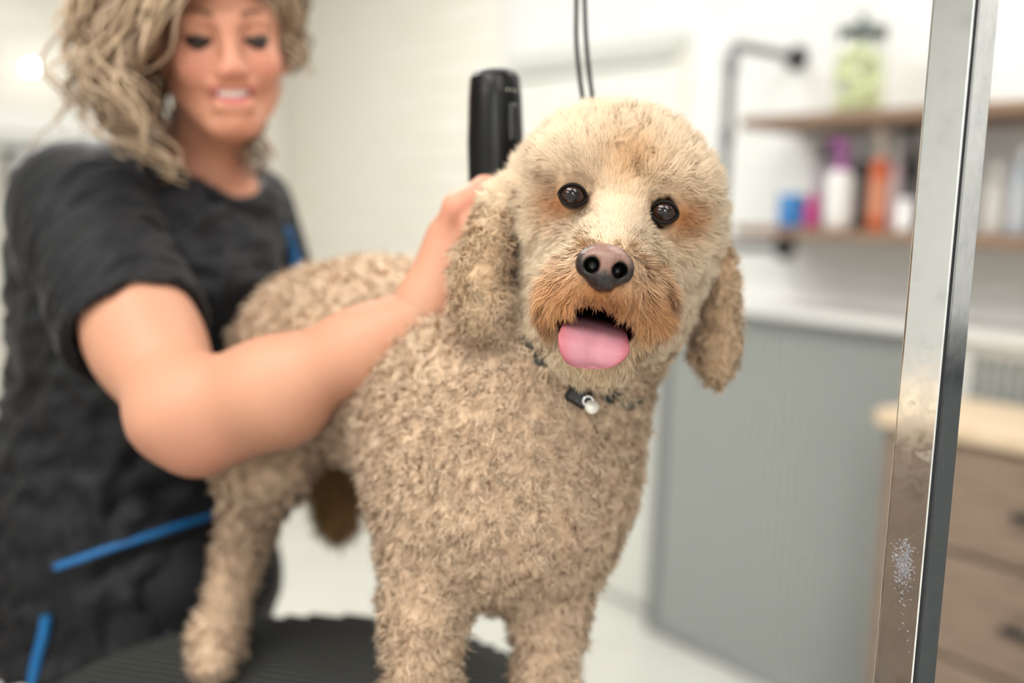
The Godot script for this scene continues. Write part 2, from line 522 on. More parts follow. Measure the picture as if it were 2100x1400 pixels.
func build_shelf() -> void:
	var lo_l := on_z(1600, 470, WALL_Z + 0.02)      # lower board, at the wall
	var up_fl := on_z(1630, 120, WALL_Z)
	var y_up := on_z(1515, 252, WALL_Z + 0.26).y
	var y_lo := on_z(1500, 472, WALL_Z + 0.26).y
	var xl := on_z(1492, 250, WALL_Z + 0.28).x
	var xr := xl + 1.9
	var t := thing("pipe_shelf", "two-tier wooden wall shelf hung on grey iron pipes with bottles on its lower board", "shelf", Vector3(xl, y_lo - 0.15, WALL_Z))
	var inv := -t.position
	for y in [y_up, y_lo]:
		var s := fresh(); add_box(s, Vector3((xl + xr) / 2 + 0.02, y, WALL_Z + 0.13) + inv, Vector3(xr - xl, 0.028, 0.25), Basis(), 0.003)
		obj("board", s, M.shelf_wood, t)
	for x in [xl, xr]:
		var top := up_fl.y
		put("pipe", tube_mesh([Vector3(x, top, WALL_Z + 0.01) + inv, Vector3(x, top, WALL_Z + 0.235) + inv, Vector3(x, top - 0.008, WALL_Z + 0.268) + inv, Vector3(x, top - 0.045, WALL_Z + 0.28) + inv, Vector3(x, (top + y_lo) / 2, WALL_Z + 0.28) + inv, Vector3(x, y_lo + 0.0, WALL_Z + 0.28) + inv, Vector3(x, y_lo - 0.03, WALL_Z + 0.272) + inv, Vector3(x, y_lo - 0.042, WALL_Z + 0.24) + inv, Vector3(x, y_lo - 0.042, WALL_Z + 0.01) + inv], 0.0135, 12, 5), M.pipe, t)
		for y in [top, y_lo - 0.042]:
			put("flange", lathe_mesh([Vector2(0, 0), Vector2(0.034, 0), Vector2(0.034, 0.008), Vector2(0.021, 0.012), Vector2(0.02, 0.03), Vector2(0, 0.03)], 20), M.iron, t, Vector3(x, y, WALL_Z) + inv, Basis(Vector3.RIGHT, PI / 2))
		put("elbow", lathe_mesh([Vector2(0.0, -0.02), Vector2(0.018, -0.02), Vector2(0.018, 0.02), Vector2(0, 0.02)], 16), M.pipe, t, Vector3(x, top - 0.05, WALL_Z + 0.28) + inv)
		put("pipe_tee", lathe_mesh([Vector2(0.0, -0.018), Vector2(0.0185, -0.018), Vector2(0.0185, 0.018), Vector2(0, 0.018)], 16), M.pipe, t, Vector3(x, y_up - 0.032, WALL_Z + 0.28) + inv)
	# what stands on it; each with its foot on a board
	var top_up := y_up + 0.014; var top_lo := y_lo + 0.014
	var zj := WALL_Z + 0.15
	# glass jar with pale green treats
	var jp := on_z(1758, 214, zj); var jr := (on_z(1818, 150, zj).x - on_z(1700, 150, zj).x) * 0.5 * 0.8
	var jh := on_z(1760, 85, zj).y - top_up
	var j := thing("treat_jar", "clear glass jar of pale green treats with a dark lid on the top board", "jar", Vector3(jp.x, top_up, zj))
	var glass := std(Color(0.9, 0.95, 0.9, 0.14), 0.05); glass.transparency = BaseMaterial3D.TRANSPARENCY_ALPHA
	put("glass", lathe_mesh([Vector2(0, 0), Vector2(jr * 0.96, 0), Vector2(jr, 0.01), Vector2(jr, jh * 0.86), Vector2(jr * 0.9, jh * 0.95), Vector2(jr * 0.88, jh)], 28), glass, j)
	put("lid", lathe_mesh([Vector2(0, jh + 0.001), Vector2(jr * 0.92, jh + 0.001), Vector2(jr * 0.95, jh + 0.03), Vector2(jr * 0.3, jh + 0.035), Vector2(jr * 0.16, jh + 0.05), Vector2(jr * 0.2, jh + 0.062), Vector2(0, jh + 0.068)], 24), std(rgb(88, 96, 92), 0.3, 0.3), j)
	var tr := fresh()
	for i in 90:
		var a := rng.randf() * TAU; var r := jr * 0.82 * sqrt(rng.randf()); var y := 0.014 + (jh - 0.04) * (i / 90.0)
		add_lathe(tr, Vector3(r * cos(a), y, r * sin(a)), [Vector2(0, -0.008), Vector2(0.014, -0.004), Vector2(0.014, 0.006), Vector2(0, 0.009)], 8, Basis.from_euler(Vector3(rng.randf(), rng.randf(), rng.randf()) * 3.0))
	var tm := obj("treats", tr, std(rgb(212, 220, 156), 0.6), j); tm.set_meta("kind", "stuff")
	# bottles of the lower board: pixel of the left and right edges, pixel of the top, kind, colours
	var zb := WALL_Z + 0.15
	var rows := [
		[1592, 1650, 398, "tub", rgb(40, 120, 190), rgb(70, 150, 215), "blue plastic tub at the left end of the bottle row", "tub", 0.0],
		[1650, 1681, 392, "flip", rgb(205, 60, 140), rgb(220, 120, 170), "small pink bottle right beside the blue tub", "bottle", 0.0],
		[1686, 1750, 285, "pump", rgb(232, 230, 228), rgb(170, 60, 165), "white bottle with a purple pump top", "bottle", 0.03],
		[1662, 1702, 290, "flip", rgb(190, 180, 190), rgb(35, 33, 38), "pale bottle with a black cap behind the pink bottle", "bottle", -0.06],
		[1736, 1776, 290, "flip", rgb(40, 38, 42), rgb(180, 180, 185), "black bottle between the white pump bottle and the orange bottle", "bottle", -0.03],
		[1776, 1817, 262, "spray", rgb(205, 95, 45), rgb(225, 205, 195), "tall orange spray bottle with a pale head", "bottle", 0.02],
		[1815, 1842, 300, "flip", rgb(215, 185, 190), rgb(200, 190, 190), "slim pale pink bottle right of the orange spray bottle", "bottle", 0.0],
		[1836, 1884, 255, "pump", rgb(35, 34, 36), rgb(28, 28, 30), "tall black pump bottle left of the chrome post", "bottle", -0.05],
		[1836, 1872, 408, "tub", rgb(230, 230, 230), rgb(240, 240, 240), "little white tub before the tall black bottle", "tub", 0.06],
		[2012, 2062, 335, "flip", rgb(200, 196, 190), rgb(215, 212, 208), "round-shouldered grey-white bottle just right of the chrome post", "bottle", 0.0],
		[2062, 2112, 300, "flip", rgb(176, 184, 194), rgb(210, 214, 220), "blue-grey bottle at the right edge of the picture", "bottle", 0.0],
	]
	for r in rows:
		var z: float = zb + r[8]
		var c: Vector3 = on_z((r[0] + r[1]) / 2.0, 460, z); var w: float = (on_z(r[1], 400, z).x - on_z(r[0], 400, z).x) * 0.5 * 0.80
		var top: float = on_z((r[0] + r[1]) / 2.0, r[2], z).y
		var h: float = top - top_lo
		var b := thing("tub" if r[3] == "tub" else "bottle", r[6] + " on the lower board", r[7], Vector3(c.x, top_lo, z), "grooming products on the lower board")
		var bm := std(r[4], 0.35); var cm := std(r[5], 0.4)
		if r[3] == "tub":
			put("body", lathe_mesh([Vector2(0, 0), Vector2(w * 0.94, 0), Vector2(w * 0.96, 0.004), Vector2(w, h * 0.74), Vector2(0, h * 0.74)], 24), bm, b)
			put("lid", lathe_mesh([Vector2(0, h * 0.741), Vector2(w * 1.03, h * 0.741), Vector2(w * 1.03, h * 0.97), Vector2(w * 0.97, h), Vector2(0, h)], 24), cm, b)
		else:
			var s: float = {"flip": 0.78, "pump": 0.66, "spray": 0.7}[r[3]]
			put("body", lathe_mesh([Vector2(0, 0), Vector2(w * 0.92, 0), Vector2(w, 0.006), Vector2(w, h * (s - 0.08)), Vector2(w * 0.85, h * (s - 0.03)), Vector2(w * 0.42, h * s), Vector2(0, h * s)], 24), bm, b)
			if r[3] == "flip":
				put("cap", lathe_mesh([Vector2(0, h * s), Vector2(w * 0.55, h * s), Vector2(w * 0.5, h * 0.98), Vector2(w * 0.44, h), Vector2(0, h)], 18), cm, b)
			else:
				put("cap", lathe_mesh([Vector2(0, h * s), Vector2(w * 0.5, h * s), Vector2(w * 0.5, h * (s + 0.1)), Vector2(w * 0.2, h * (s + 0.12)), Vector2(w * 0.16, h * 0.9), Vector2(0, h * 0.9)], 16), cm, b)
				var sp := fresh(); add_box(sp, Vector3(-w * 0.3, h * 0.94, w * 0.1), Vector3(w * 1.3, h * 0.1, w * 0.55), Basis(Vector3.UP, 0.5), w * 0.08)
				obj("spray_head" if r[3] == "spray" else "pump_head", sp, cm, b)
			if r[3] != "flip" or r[0] > 1700:
				put("label", lathe_mesh([Vector2(w * 1.012, h * 0.12), Vector2(w * 1.012, h * (s - 0.2))], 24), std(r[4].lerp(Color(0.9, 0.9, 0.9), 0.35), 0.5), b)

# low kennels along the wall with reeded fronts
func build_kennels() -> void:
	var zf := WALL_Z + 0.10
	var y_top := on_z(1650, 640, zf).y
	var pitch := 0.0262
	var xa := on_z(1345, 1000, zf).x; var xb := on_z(2000, 700, zf).x
	var spans := [[xa, xb - 0.03, "reeded grey panel in a grey metal frame under the wall shelf, left of the drawers"], [xb - 0.029, xb + 0.95, "reeded grey panel in a white frame behind the drawers at the right edge"]]
	var fl := PackedVector3Array()
	for i in 2:
		var a: float = spans[i][0]; var b: float = spans[i][1]
		var t := thing("reeded_partition", spans[i][2], "panel", Vector3((a + b) / 2, 0, zf), "reeded partitions")
		var fm: Material = M.alu if i == 0 else M.white_metal
		var w := b - a; var H := y_top - 0.02
		for s in [-1, 1]:
			put("frame_stile", box_mesh(Vector3(0.034, H, 0.04), 0.003), fm, t, Vector3(s * (w / 2 - 0.017), H / 2, 0))
		put("frame_rail", box_mesh(Vector3(w - 0.07, 0.03, 0.04), 0.003), fm, t, Vector3(0, 0.017, 0))
		put("frame_rail", box_mesh(Vector3(w - 0.07, 0.03, 0.04), 0.003), fm, t, Vector3(0, H - 0.016, 0))
		var hh := H - 0.064
		var st := fresh(); var n := 8
		for k in n:
			var t0 := PI * k / n; var t1 := PI * (k + 1) / n
			var p := Vector3(cos(t0) * pitch * 0.49, 0, sin(t0) * 0.0135); var q := Vector3(cos(t1) * pitch * 0.49, 0, sin(t1) * 0.0135)
			quad(st, q, p, p + Vector3.UP * hh, q + Vector3.UP * hh)
		quad(st, Vector3(pitch * 0.49, 0, 0), Vector3(-pitch * 0.49, 0, 0), Vector3(-pitch * 0.49, hh, 0), Vector3(pitch * 0.49, hh, 0))
		st.generate_normals(); var flute := st.commit()
		var k := 0
		while a + 0.036 + pitch * (k + 1) < b - 0.034:
			put("flute", flute, M.flute, t, Vector3(-w / 2 + 0.036 + pitch * (k + 0.5), 0.032, 0))
			k += 1
	var led := thing("partition_ledge", "white ledge that caps the reeded panels below the shelf", "ledge", Vector3((xa + xb) / 2 + 0.5, y_top - 0.02, WALL_Z))
	put("cap", box_mesh(Vector3(xb - xa + 1.0, 0.03, 0.15), 0.004), M.white_plastic, led, Vector3(0, 0.016, 0.078))
	put("upstand", box_mesh(Vector3(xb - xa + 1.0, 0.05, 0.012), 0.003), M.white_plastic, led, Vector3(0, 0.056, 0.007))

func build_drawers() -> void:
	var y := 0.91
	var c := on_y(1808, 838, y)                       # front left top corner
	var w := 0.76; var dp := c.z - (WALL_Z + 0.13)
	dp = c.z - WALL_Z - 0.19
	var t := thing("drawer_cabinet", "brown wood-grain drawer cabinet with a pale wooden top behind the chrome post", "cabinet", Vector3(c.x + w / 2, 0, c.z - dp / 2))
	drawer_unit(t, w, dp, y, 1)
	var flat := Basis(Vector3.UP, deg_to_rad(51.0))
	var t2 := thing("drawer_cabinet", "brown drawer cabinet past the left edge that shows low in the chrome post", "cabinet", level(-1.27, 0, 0.72))
	t2.transform.basis = flat * Basis(Vector3.UP, PI / 2)
	drawer_unit(t2, 1.4, 0.5, 0.9, 2)
	# a dark cabinet past the right edge, seen in the right face of the chrome post
	var dx := c.x + w + 0.05
	var q := thing("dark_cabinet", "dark grey cabinet past the right edge that shows in the chrome post", "cabinet", Vector3(dx + 0.55, 0, WALL_Z + 0.45))
	put("body", box_mesh(Vector3(1.1, 1.0, 0.5), 0.004), M.dark_cab, q, Vector3(0, 0.54, 0))
	put("top", box_mesh(Vector3(1.12, 0.03, 0.52), 0.004), M.dark_cab, q, Vector3(0, 1.056, 0))
	put("plinth", box_mesh(Vector3(1.04, 0.04, 0.44), 0.004), M.iron, q, Vector3(0, 0.02, 0))
	for k in 2:
		var dd := put("cabinet_door", box_mesh(Vector3(0.535, 0.96, 0.02), 0.003), M.dark_cab, q, Vector3((k - 0.5) * 0.545, 0.54, 0.261))
		put("handle", tube_mesh([Vector3(0, -0.07, 0.035), Vector3(0, 0, 0.037), Vector3(0, 0.07, 0.035)], 0.006, 8, 2), M.alu, dd, Vector3((0.5 - k) * 0.44, 0.2, 0))

func drawer_unit(t: Node3D, w: float, dp: float, y: float, cols: int) -> void:
	put("body", box_mesh(Vector3(w, y - 0.12, dp - 0.022), 0.003), M.drawer_wood, t, Vector3(0, (y - 0.04) / 2 + 0.04, -0.011))
	put("plinth", box_mesh(Vector3(w - 0.04, 0.08, dp - 0.06), 0.003), M.iron, t, Vector3(0, 0.04, -0.01))
	put("top", box_mesh(Vector3(w + 0.02, 0.034, dp + 0.02), 0.004), M.top_wood, t, Vector3(0, y - 0.017, 0))
	var hs := [0.215, 0.215, 0.215]
	var yy := y - 0.04
	for i in 3:
		var h: float = hs[i]
		for col in cols:
			var cw := (w - 0.06 - 0.012 * (cols - 1)) / cols
			var dr := put("drawer", box_mesh(Vector3(cw, h - 0.012, 0.02), 0.0025), M.drawer_wood, t, Vector3(-w / 2 + 0.03 + cw / 2 + col * (cw + 0.012), yy - h / 2, dp / 2 - 0.012))
			for s in [-0.075, 0.075]:
				put("handle_post", lathe_mesh([Vector2(0, 0), Vector2(0.006, 0), Vector2(0.006, 0.026), Vector2(0, 0.026)], 10), M.black, dr, Vector3(s, 0, 0.01), Basis(Vector3.RIGHT, PI / 2))
			put("handle", tube_mesh([Vector3(-0.09, 0, 0.038), Vector3(0, 0, 0.04), Vector3(0.09, 0, 0.038)], 0.008, 10, 3), M.black, dr)
		yy -= h


func build_left_side() -> void:
	# far left: pale ledge, a grey framed screen under it and a small glowing disc over it, added for a bright reflection
	var p := on_x(80, 258, WALL_X)
	var t := thing("wall_ledge", "white ledge along the tiled wall at the far left", "ledge", Vector3(WALL_X, p.y, p.z))
	put("cap", box_mesh(Vector3(0.1, 0.10, 1.9), 0.004), M.white_plastic, t, Vector3(0.064, 0, 0.45))
	put("bracket", box_mesh(Vector3(0.06, 0.05, 1.7), 0.004), M.white_metal, t, Vector3(0.044, -0.076, 0.45))
	var q := on_x(14, 302, WALL_X + 0.05); var q2 := on_x(130, 302, WALL_X + 0.05)
	var sc := thing("framed_screen", "pale panel in a thin grey frame under the far left ledge", "panel", Vector3(WALL_X + 0.04, 0, (q.z + q2.z) / 2))
	var w := 0.62; var H := q.y
	put("pane", box_mesh(Vector3(0.012, H - 0.06, w - 0.06), 0.002), M.white_plastic, sc, Vector3(0, H / 2, q.z - w / 2 - (q.z + q2.z) / 2))
	for s in [0, 1]:
		put("frame_stile", box_mesh(Vector3(0.035, H, 0.03), 0.003), M.dark_metal, sc, Vector3(0, H / 2, q.z - w / 2 - (q.z + q2.z) / 2 + (s - 0.5) * w))
		put("frame_rail", box_mesh(Vector3(0.035, 0.03, w - 0.034), 0.003), M.dark_metal, sc, Vector3(0, 0.017 if s == 0 else H - 0.015, q.z - w / 2 - (q.z + q2.z) / 2))
	var lp := on_x(60, 140, WALL_X)
	var l := thing("wall_glow", "small round glowing disc added for a bright reflection in the far left tiles", "glow", Vector3(WALL_X + 0.014, lp.y, lp.z))
	put("base", lathe_mesh([Vector2(0, 0), Vector2(0.03, 0), Vector2(0.028, 0.014), Vector2(0, 0.014)], 20), M.white_metal, l, Vector3.ZERO, Basis(Vector3.BACK, -PI / 2))
	var gm := std(Color.WHITE, 0.4); gm.emission_enabled = true; gm.emission = Color(1, 0.99, 0.96); gm.emission_energy_multiplier = 22.0
	put("glow_disc", lathe_mesh([Vector2(0, 0), Vector2(0.010, 0.002), Vector2(0.014, 0.008), Vector2(0.013, 0.016), Vector2(0.008, 0.022), Vector2(0, 0.024)], 20), gm, l, Vector3(0.012, 0, 0), Basis(Vector3.BACK, -PI / 2))
	var o := OmniLight3D.new(); o.name = "glow_light"; o.light_energy = 0.01; o.light_size = 0.03; o.omni_range = 12.0; o.omni_attenuation = 2.0; o.shadow_enabled = true  # weak light added beside the glowing disc
	l.add_child(o); o.position = Vector3(0.11, 0, 0)

# ---------------------------------------------------------------- table, post, cords
const TABLE_R := 0.300
var table_c := Vector3.ZERO
func level(x: float, y: float, d: float) -> Vector3:     # camera right, height, camera forward on the level
	var b := Basis(Vector3.UP, deg_to_rad(51.0))
	var v := b * Vector3(x, 0, -d); v.y = y
	return v
func build_table() -> void:
	table_c = level(-0.212, 0, 0.974)
	var t := thing("grooming_table", "round grooming table with a ribbed black rubber top under the dog", "table", table_c)
	put("top", lathe_mesh([Vector2(0, TABLE_Y - 0.04), Vector2(TABLE_R - 0.008, TABLE_Y - 0.04), Vector2(TABLE_R, TABLE_Y - 0.032), Vector2(TABLE_R, TABLE_Y - 0.01), Vector2(TABLE_R - 0.006, TABLE_Y - 0.004), Vector2(0, TABLE_Y - 0.004)], 72), M.black, t)
	var st := fresh()
	var dirb := Basis(Vector3.UP, deg_to_rad(51.0 - 12.0))
	var n := 46
	var R := TABLE_R - 0.007
	for i in n:
		var o := -R + (i + 0.5) * 2.0 * R / n
		var half := sqrt(maxf(R * R - o * o, 0.0))
		if half < 0.02: continue
		add_box(st, dirb * Vector3(0, TABLE_Y - 0.003, o), Vector3(half * 2, 0.006, 2.0 * R / n * 0.62), dirb, 0.0015)
	var mat := obj("rubber_ribs", st, M.rubber, t); mat.set_meta("kind", "stuff")
	put("column", lathe_mesh([Vector2(0, 0.08), Vector2(0.075, 0.08), Vector2(0.075, 0.42), Vector2(0.055, 0.43), Vector2(0.055, 0.69), Vector2(0.12, 0.704), Vector2(0, 0.704)], 32), M.dark_metal, t)
	put("base", lathe_mesh([Vector2(0, 0), Vector2(0.28, 0), Vector2(0.285, 0.015), Vector2(0.25, 0.04), Vector2(0.1, 0.08), Vector2(0, 0.08)], 48), M.dark_metal, t)

func rounded_square(half: float, r: float) -> PackedVector2Array:
	var out := PackedVector2Array()
	for c in 4:
		var ctr := Vector2(half - r, half - r).rotated(PI / 2 * c)
		for k in 6:
			out.append(ctr + Vector2(r, 0).rotated(PI / 2 * c + PI / 2 * k / 5.0))
	return out
func build_post() -> void:
	# a square chrome upright, in focus; it stands on the floor and leaves the frame at the top
	var d := 0.772
	var mid := at(1917, 700, d)
	var foot := Vector3(mid.x, 0.012, mid.z)
	var t := thing("grooming_post", "square chrome grooming post with worn faces at the right front", "post", Vector3(foot.x, 0, foot.z))
	var lf := Basis(Vector3.UP, deg_to_rad(51.0)).z
	var tr := ray(1986, -60); var top_at := cam_o + tr * ((mid - cam_o).dot(lf) / tr.dot(lf))
	var axis := (top_at - mid).normalized()
	var b0 := mid - axis * ((mid.y - 0.012) / axis.y) - t.position
	var b1 := mid + axis * ((2.2 - mid.y) / axis.y) - t.position
	var prof := rounded_square(0.0176, 0.0028)
	var right := cam_b.x; var fwd := axis.cross(right).normalized(); right = fwd.cross(axis).normalized()
	# fwd points away from or to the camera; turn the section so that two faces show
	var turn := deg_to_rad(39.5)
	var st := fresh()
	var n := prof.size()
	var len := (b1 - b0).length()
	for i in n:
		var p := prof[i].rotated(turn); var q := prof[(i + 1) % n].rotated(turn)
		var segs := 1
		var a := b0 + right * p.x + fwd * p.y; var c := b0 + right * q.x + fwd * q.y
		var up := b1 - b0
		quad(st, a, c, c + up, a + up)
		if i > 0: tri(st, b1 + right * prof[0].rotated(turn).x + fwd * prof[0].rotated(turn).y, b1 + right * p.x + fwd * p.y, b1 + right * q.x + fwd * q.y)
	var m: StandardMaterial3D = M.chrome.duplicate()
	m.roughness = 1.0
	m.roughness_texture = noise_tex(0.012, 512, [Color(0.06, 0.06, 0.06), Color(0.09, 0.09, 0.09), Color(0.16, 0.16, 0.16), Color(0.09, 0.09, 0.09), Color(0.24, 0.24, 0.24)], 41)
	m.albedo_texture = noise_tex(0.01, 512, [rgb(248, 249, 249), rgb(255, 255, 255), rgb(250, 251, 252), rgb(238, 240, 242)], 43)
	triplanar(m, Vector3.ONE * 5.0)
	obj("tube", st, m, t)
	# dark strips on the front edge, painted as the rounded corner's dark reflection
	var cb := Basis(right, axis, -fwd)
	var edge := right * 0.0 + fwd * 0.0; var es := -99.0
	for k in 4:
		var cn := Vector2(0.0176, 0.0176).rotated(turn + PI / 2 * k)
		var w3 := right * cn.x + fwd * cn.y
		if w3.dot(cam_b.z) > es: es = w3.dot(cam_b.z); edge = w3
	var corner_reflection := fresh()
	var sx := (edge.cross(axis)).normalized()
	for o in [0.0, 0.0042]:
		add_box(corner_reflection, (b0 + b1) / 2 + edge * (1.0 - o * 26.0) * 0.985 + right * o * 0.62, Vector3(0.0013 if o > 0.004 else 0.0024, len - 0.01, 0.0010), Basis(right * 0.566 + cam_b.z * 0.0 + fwd * 0.824 * signf(fwd.dot(cam_b.z)) * 0.0 + right * 0.0, axis, right.cross(axis)).orthonormalized(), 0.0002)
	obj("corner_reflection", corner_reflection, M.corner_reflection, t)
	# dried splash on the left face
	var best := Vector2.ZERO
	var sp := fresh()
	var nl := (right * cos(turn + PI) + fwd * sin(turn + PI))
	var faces := [turn, turn + PI / 2, turn + PI, turn - PI / 2]
	var face := 0.0; var score := -9.0
	for a in faces:
		var nn: Vector3 = right * cos(a) + fwd * sin(a)
		var s := nn.dot(cam_b.z) - nn.dot(right) * 0.8
		if s > score: score = s; face = a; nl = nn
	var ctr := at(1840, 1160, d)
	var across := axis.cross(nl).normalized()
	var base := b0 + t.position
	var hgt := (ctr - base).dot(axis)
	var r2 := RandomNumberGenerator.new(); r2.seed = 5
	for i in 420:
		var v := r2.randfn() * 0.0085; var u := clampf(r2.randfn() * 0.0042, -0.0125, 0.0125)
		if i % 5 == 0: v -= absf(r2.randfn()) * 0.02; u += -v * 0.08
		var c := b0 + axis * (hgt + v) + nl * 0.01765 + across * clampf(u, -0.0135, 0.0135)
		var s := 0.0002 + 0.0006 * r2.randf() * r2.randf(); var ang := r2.randf() * TAU
		var e1 := (across * cos(ang) + axis * sin(ang)) * s * (1.0 + 1.5 * r2.randf()); var e2 := (axis * cos(ang) - across * sin(ang)) * s
		var tip := nl * 0.00008
		quad(sp, c - e1 - e2, c + e1 - e2 * 0.6, c + e1 + e2, c - e1 * 0.7 + e2)
		if (e1.cross(e2)).dot(nl) < 0: pass
	var spl := obj("dried_splash", sp, std(rgb(150, 150, 158), 0.9, 0.0, 0.2), t); spl.set_meta("kind", "stuff")
	put("foot_plate", lathe_mesh([Vector2(0, 0), Vector2(0.11, 0), Vector2(0.112, 0.006), Vector2(0.1, 0.012), Vector2(0, 0.012)], 36), M.dark_metal, t, Vector3(b0.x, 0, b0.z))

func build_cords() -> void:
	var d := 0.97
	var t := thing("grooming_loop", "thin black grooming leash whose two cords hang down behind the dog's head", "leash", at(1198, 215, d))
	var inv := -t.position
	for c in [[[1187, -480], [1184, -200], [1182, 0], [1182, 85], [1189, 160], [1197, 217], [1204, 300], [1216, 420]], [[1190, -480], [1194, -200], [1199, 0], [1202, 80], [1209, 155], [1216, 210], [1222, 300], [1224, 420]]]:
		var pts := []
		for p in c: pts.append(at(p[0], p[1], d) + inv)
		put("cord", tube_mesh(pts, 0.0023, 8, 6), M.black, t)
	put("slider", lathe_mesh([Vector2(0, 0), Vector2(0.006, 0), Vector2(0.006, 0.02), Vector2(0, 0.02)], 12), M.dark_metal, t, at(1189, -480, d) + inv)
# ---------------------------------------------------------------- the groomer
func hit(f: Field, px: float, py: float) -> Vector3:       # where the line of sight meets a field
	var r := ray(px, py).normalized(); var t := 0.5
	var best := 9.0; var bt := t
	for i in 90:
		var d := f.value(cam_o + r * t, f.every)
		if d < best: best = d; bt = t
		if d < 0.0005 or t > 2.5: break
		t += d * 0.8
	return cam_o + r * bt
func bounds(f: Field) -> Array:
	var lo := Vector3.ONE * 99.0; var hi := -lo
	for i in f.kind.size():
		if f.kind[i] >= 10: continue
		var rad := maxf(f.RA[i], f.RB[i]) if f.kind[i] == 0 else maxf(f.B[i].x, maxf(f.B[i].y, f.B[i].z))
		for p in ([f.A[i], f.B[i]] if f.kind[i] == 0 else [f.A[i]]):
			lo = lo.min(p - Vector3.ONE * (rad + 0.02)); hi = hi.max(p + Vector3.ONE * (rad + 0.02))
	return [lo, hi]
func mesh_all(f: Field, h: float) -> Array:
	var b := bounds(f); return net(f, b[0], b[1], h)

var wb := Basis(); var wo := Vector3.ZERO
var tb := Basis()
func wl(x: float, y: float, z: float) -> Vector3: return wo + wb * Vector3(x, y, z)

func torso_field(grow_by: float) -> Field:
	var f := Field.new()
	var g := Vector3.ONE * grow_by
	f.ell(at(325, 600, 1.385), Vector3(0.178, 0.17, 0.140) + g, tb, 0.06)
	f.ell(at(225, 480, 1.375), Vector3(0.125, 0.12, 0.115) + g, tb, 0.06)
	f.ell(at(400, 470, 1.365), Vector3(0.125, 0.095, 0.105) + g, tb, 0.06)
	f.ell(at(455, 590, 1.315), Vector3(0.07, 0.07, 0.065) + g, tb, 0.06)
	f.cap(at(166, 430, 1.255), at(385, 400, 1.36), 0.050 + grow_by, 0.056 + grow_by, 0.05)
	f.cap(at(515, 425, 1.475), at(400, 385, 1.375), 0.050 + grow_by, 0.056 + grow_by, 0.05)
	f.cap(at(290, 720, 1.395), at(265, 900, 1.415), 0.150 + grow_by, 0.150 + grow_by, 0.08)
	f.cap(at(265, 900, 1.415), at(255, 1130, 1.43), 0.150 + grow_by, 0.175 + grow_by, 0.08)
	return f
func leg_field(grow_by: float) -> Field:
	var f := Field.new()
	f.ell(at(255, 1120, 1.43), Vector3(0.18, 0.14, 0.15) + Vector3.ONE * grow_by, tb, 0.06)
	for s in [[[372, 1185, 1.40], 0.09], [[180, 1180, 1.48], -0.09]]:
		var top: Vector3 = at(s[0][0], s[0][1], s[0][2])
		var ank: Vector3 = at(262, 1130, 1.45) + tb.x * s[1] * -1.0; ank.y = 0.09
		var knee := top.lerp(ank, 0.46) + tb.z * 0.03
		f.cap(top, knee, 0.128 + grow_by, 0.07 + grow_by, 0.05)
		f.cap(knee, ank, 0.064 + grow_by, 0.042 + grow_by * 1.6, 0.04)
	return f

func finger(f: Field, pts: Array, r0: float, r1: float) -> void:
	for i in pts.size() - 1:
		f.cap(pts[i], pts[i + 1], lerpf(r0, r1, float(i) / (pts.size() - 1)), lerpf(r0, r1, float(i + 1) / (pts.size() - 1)), 0.005)

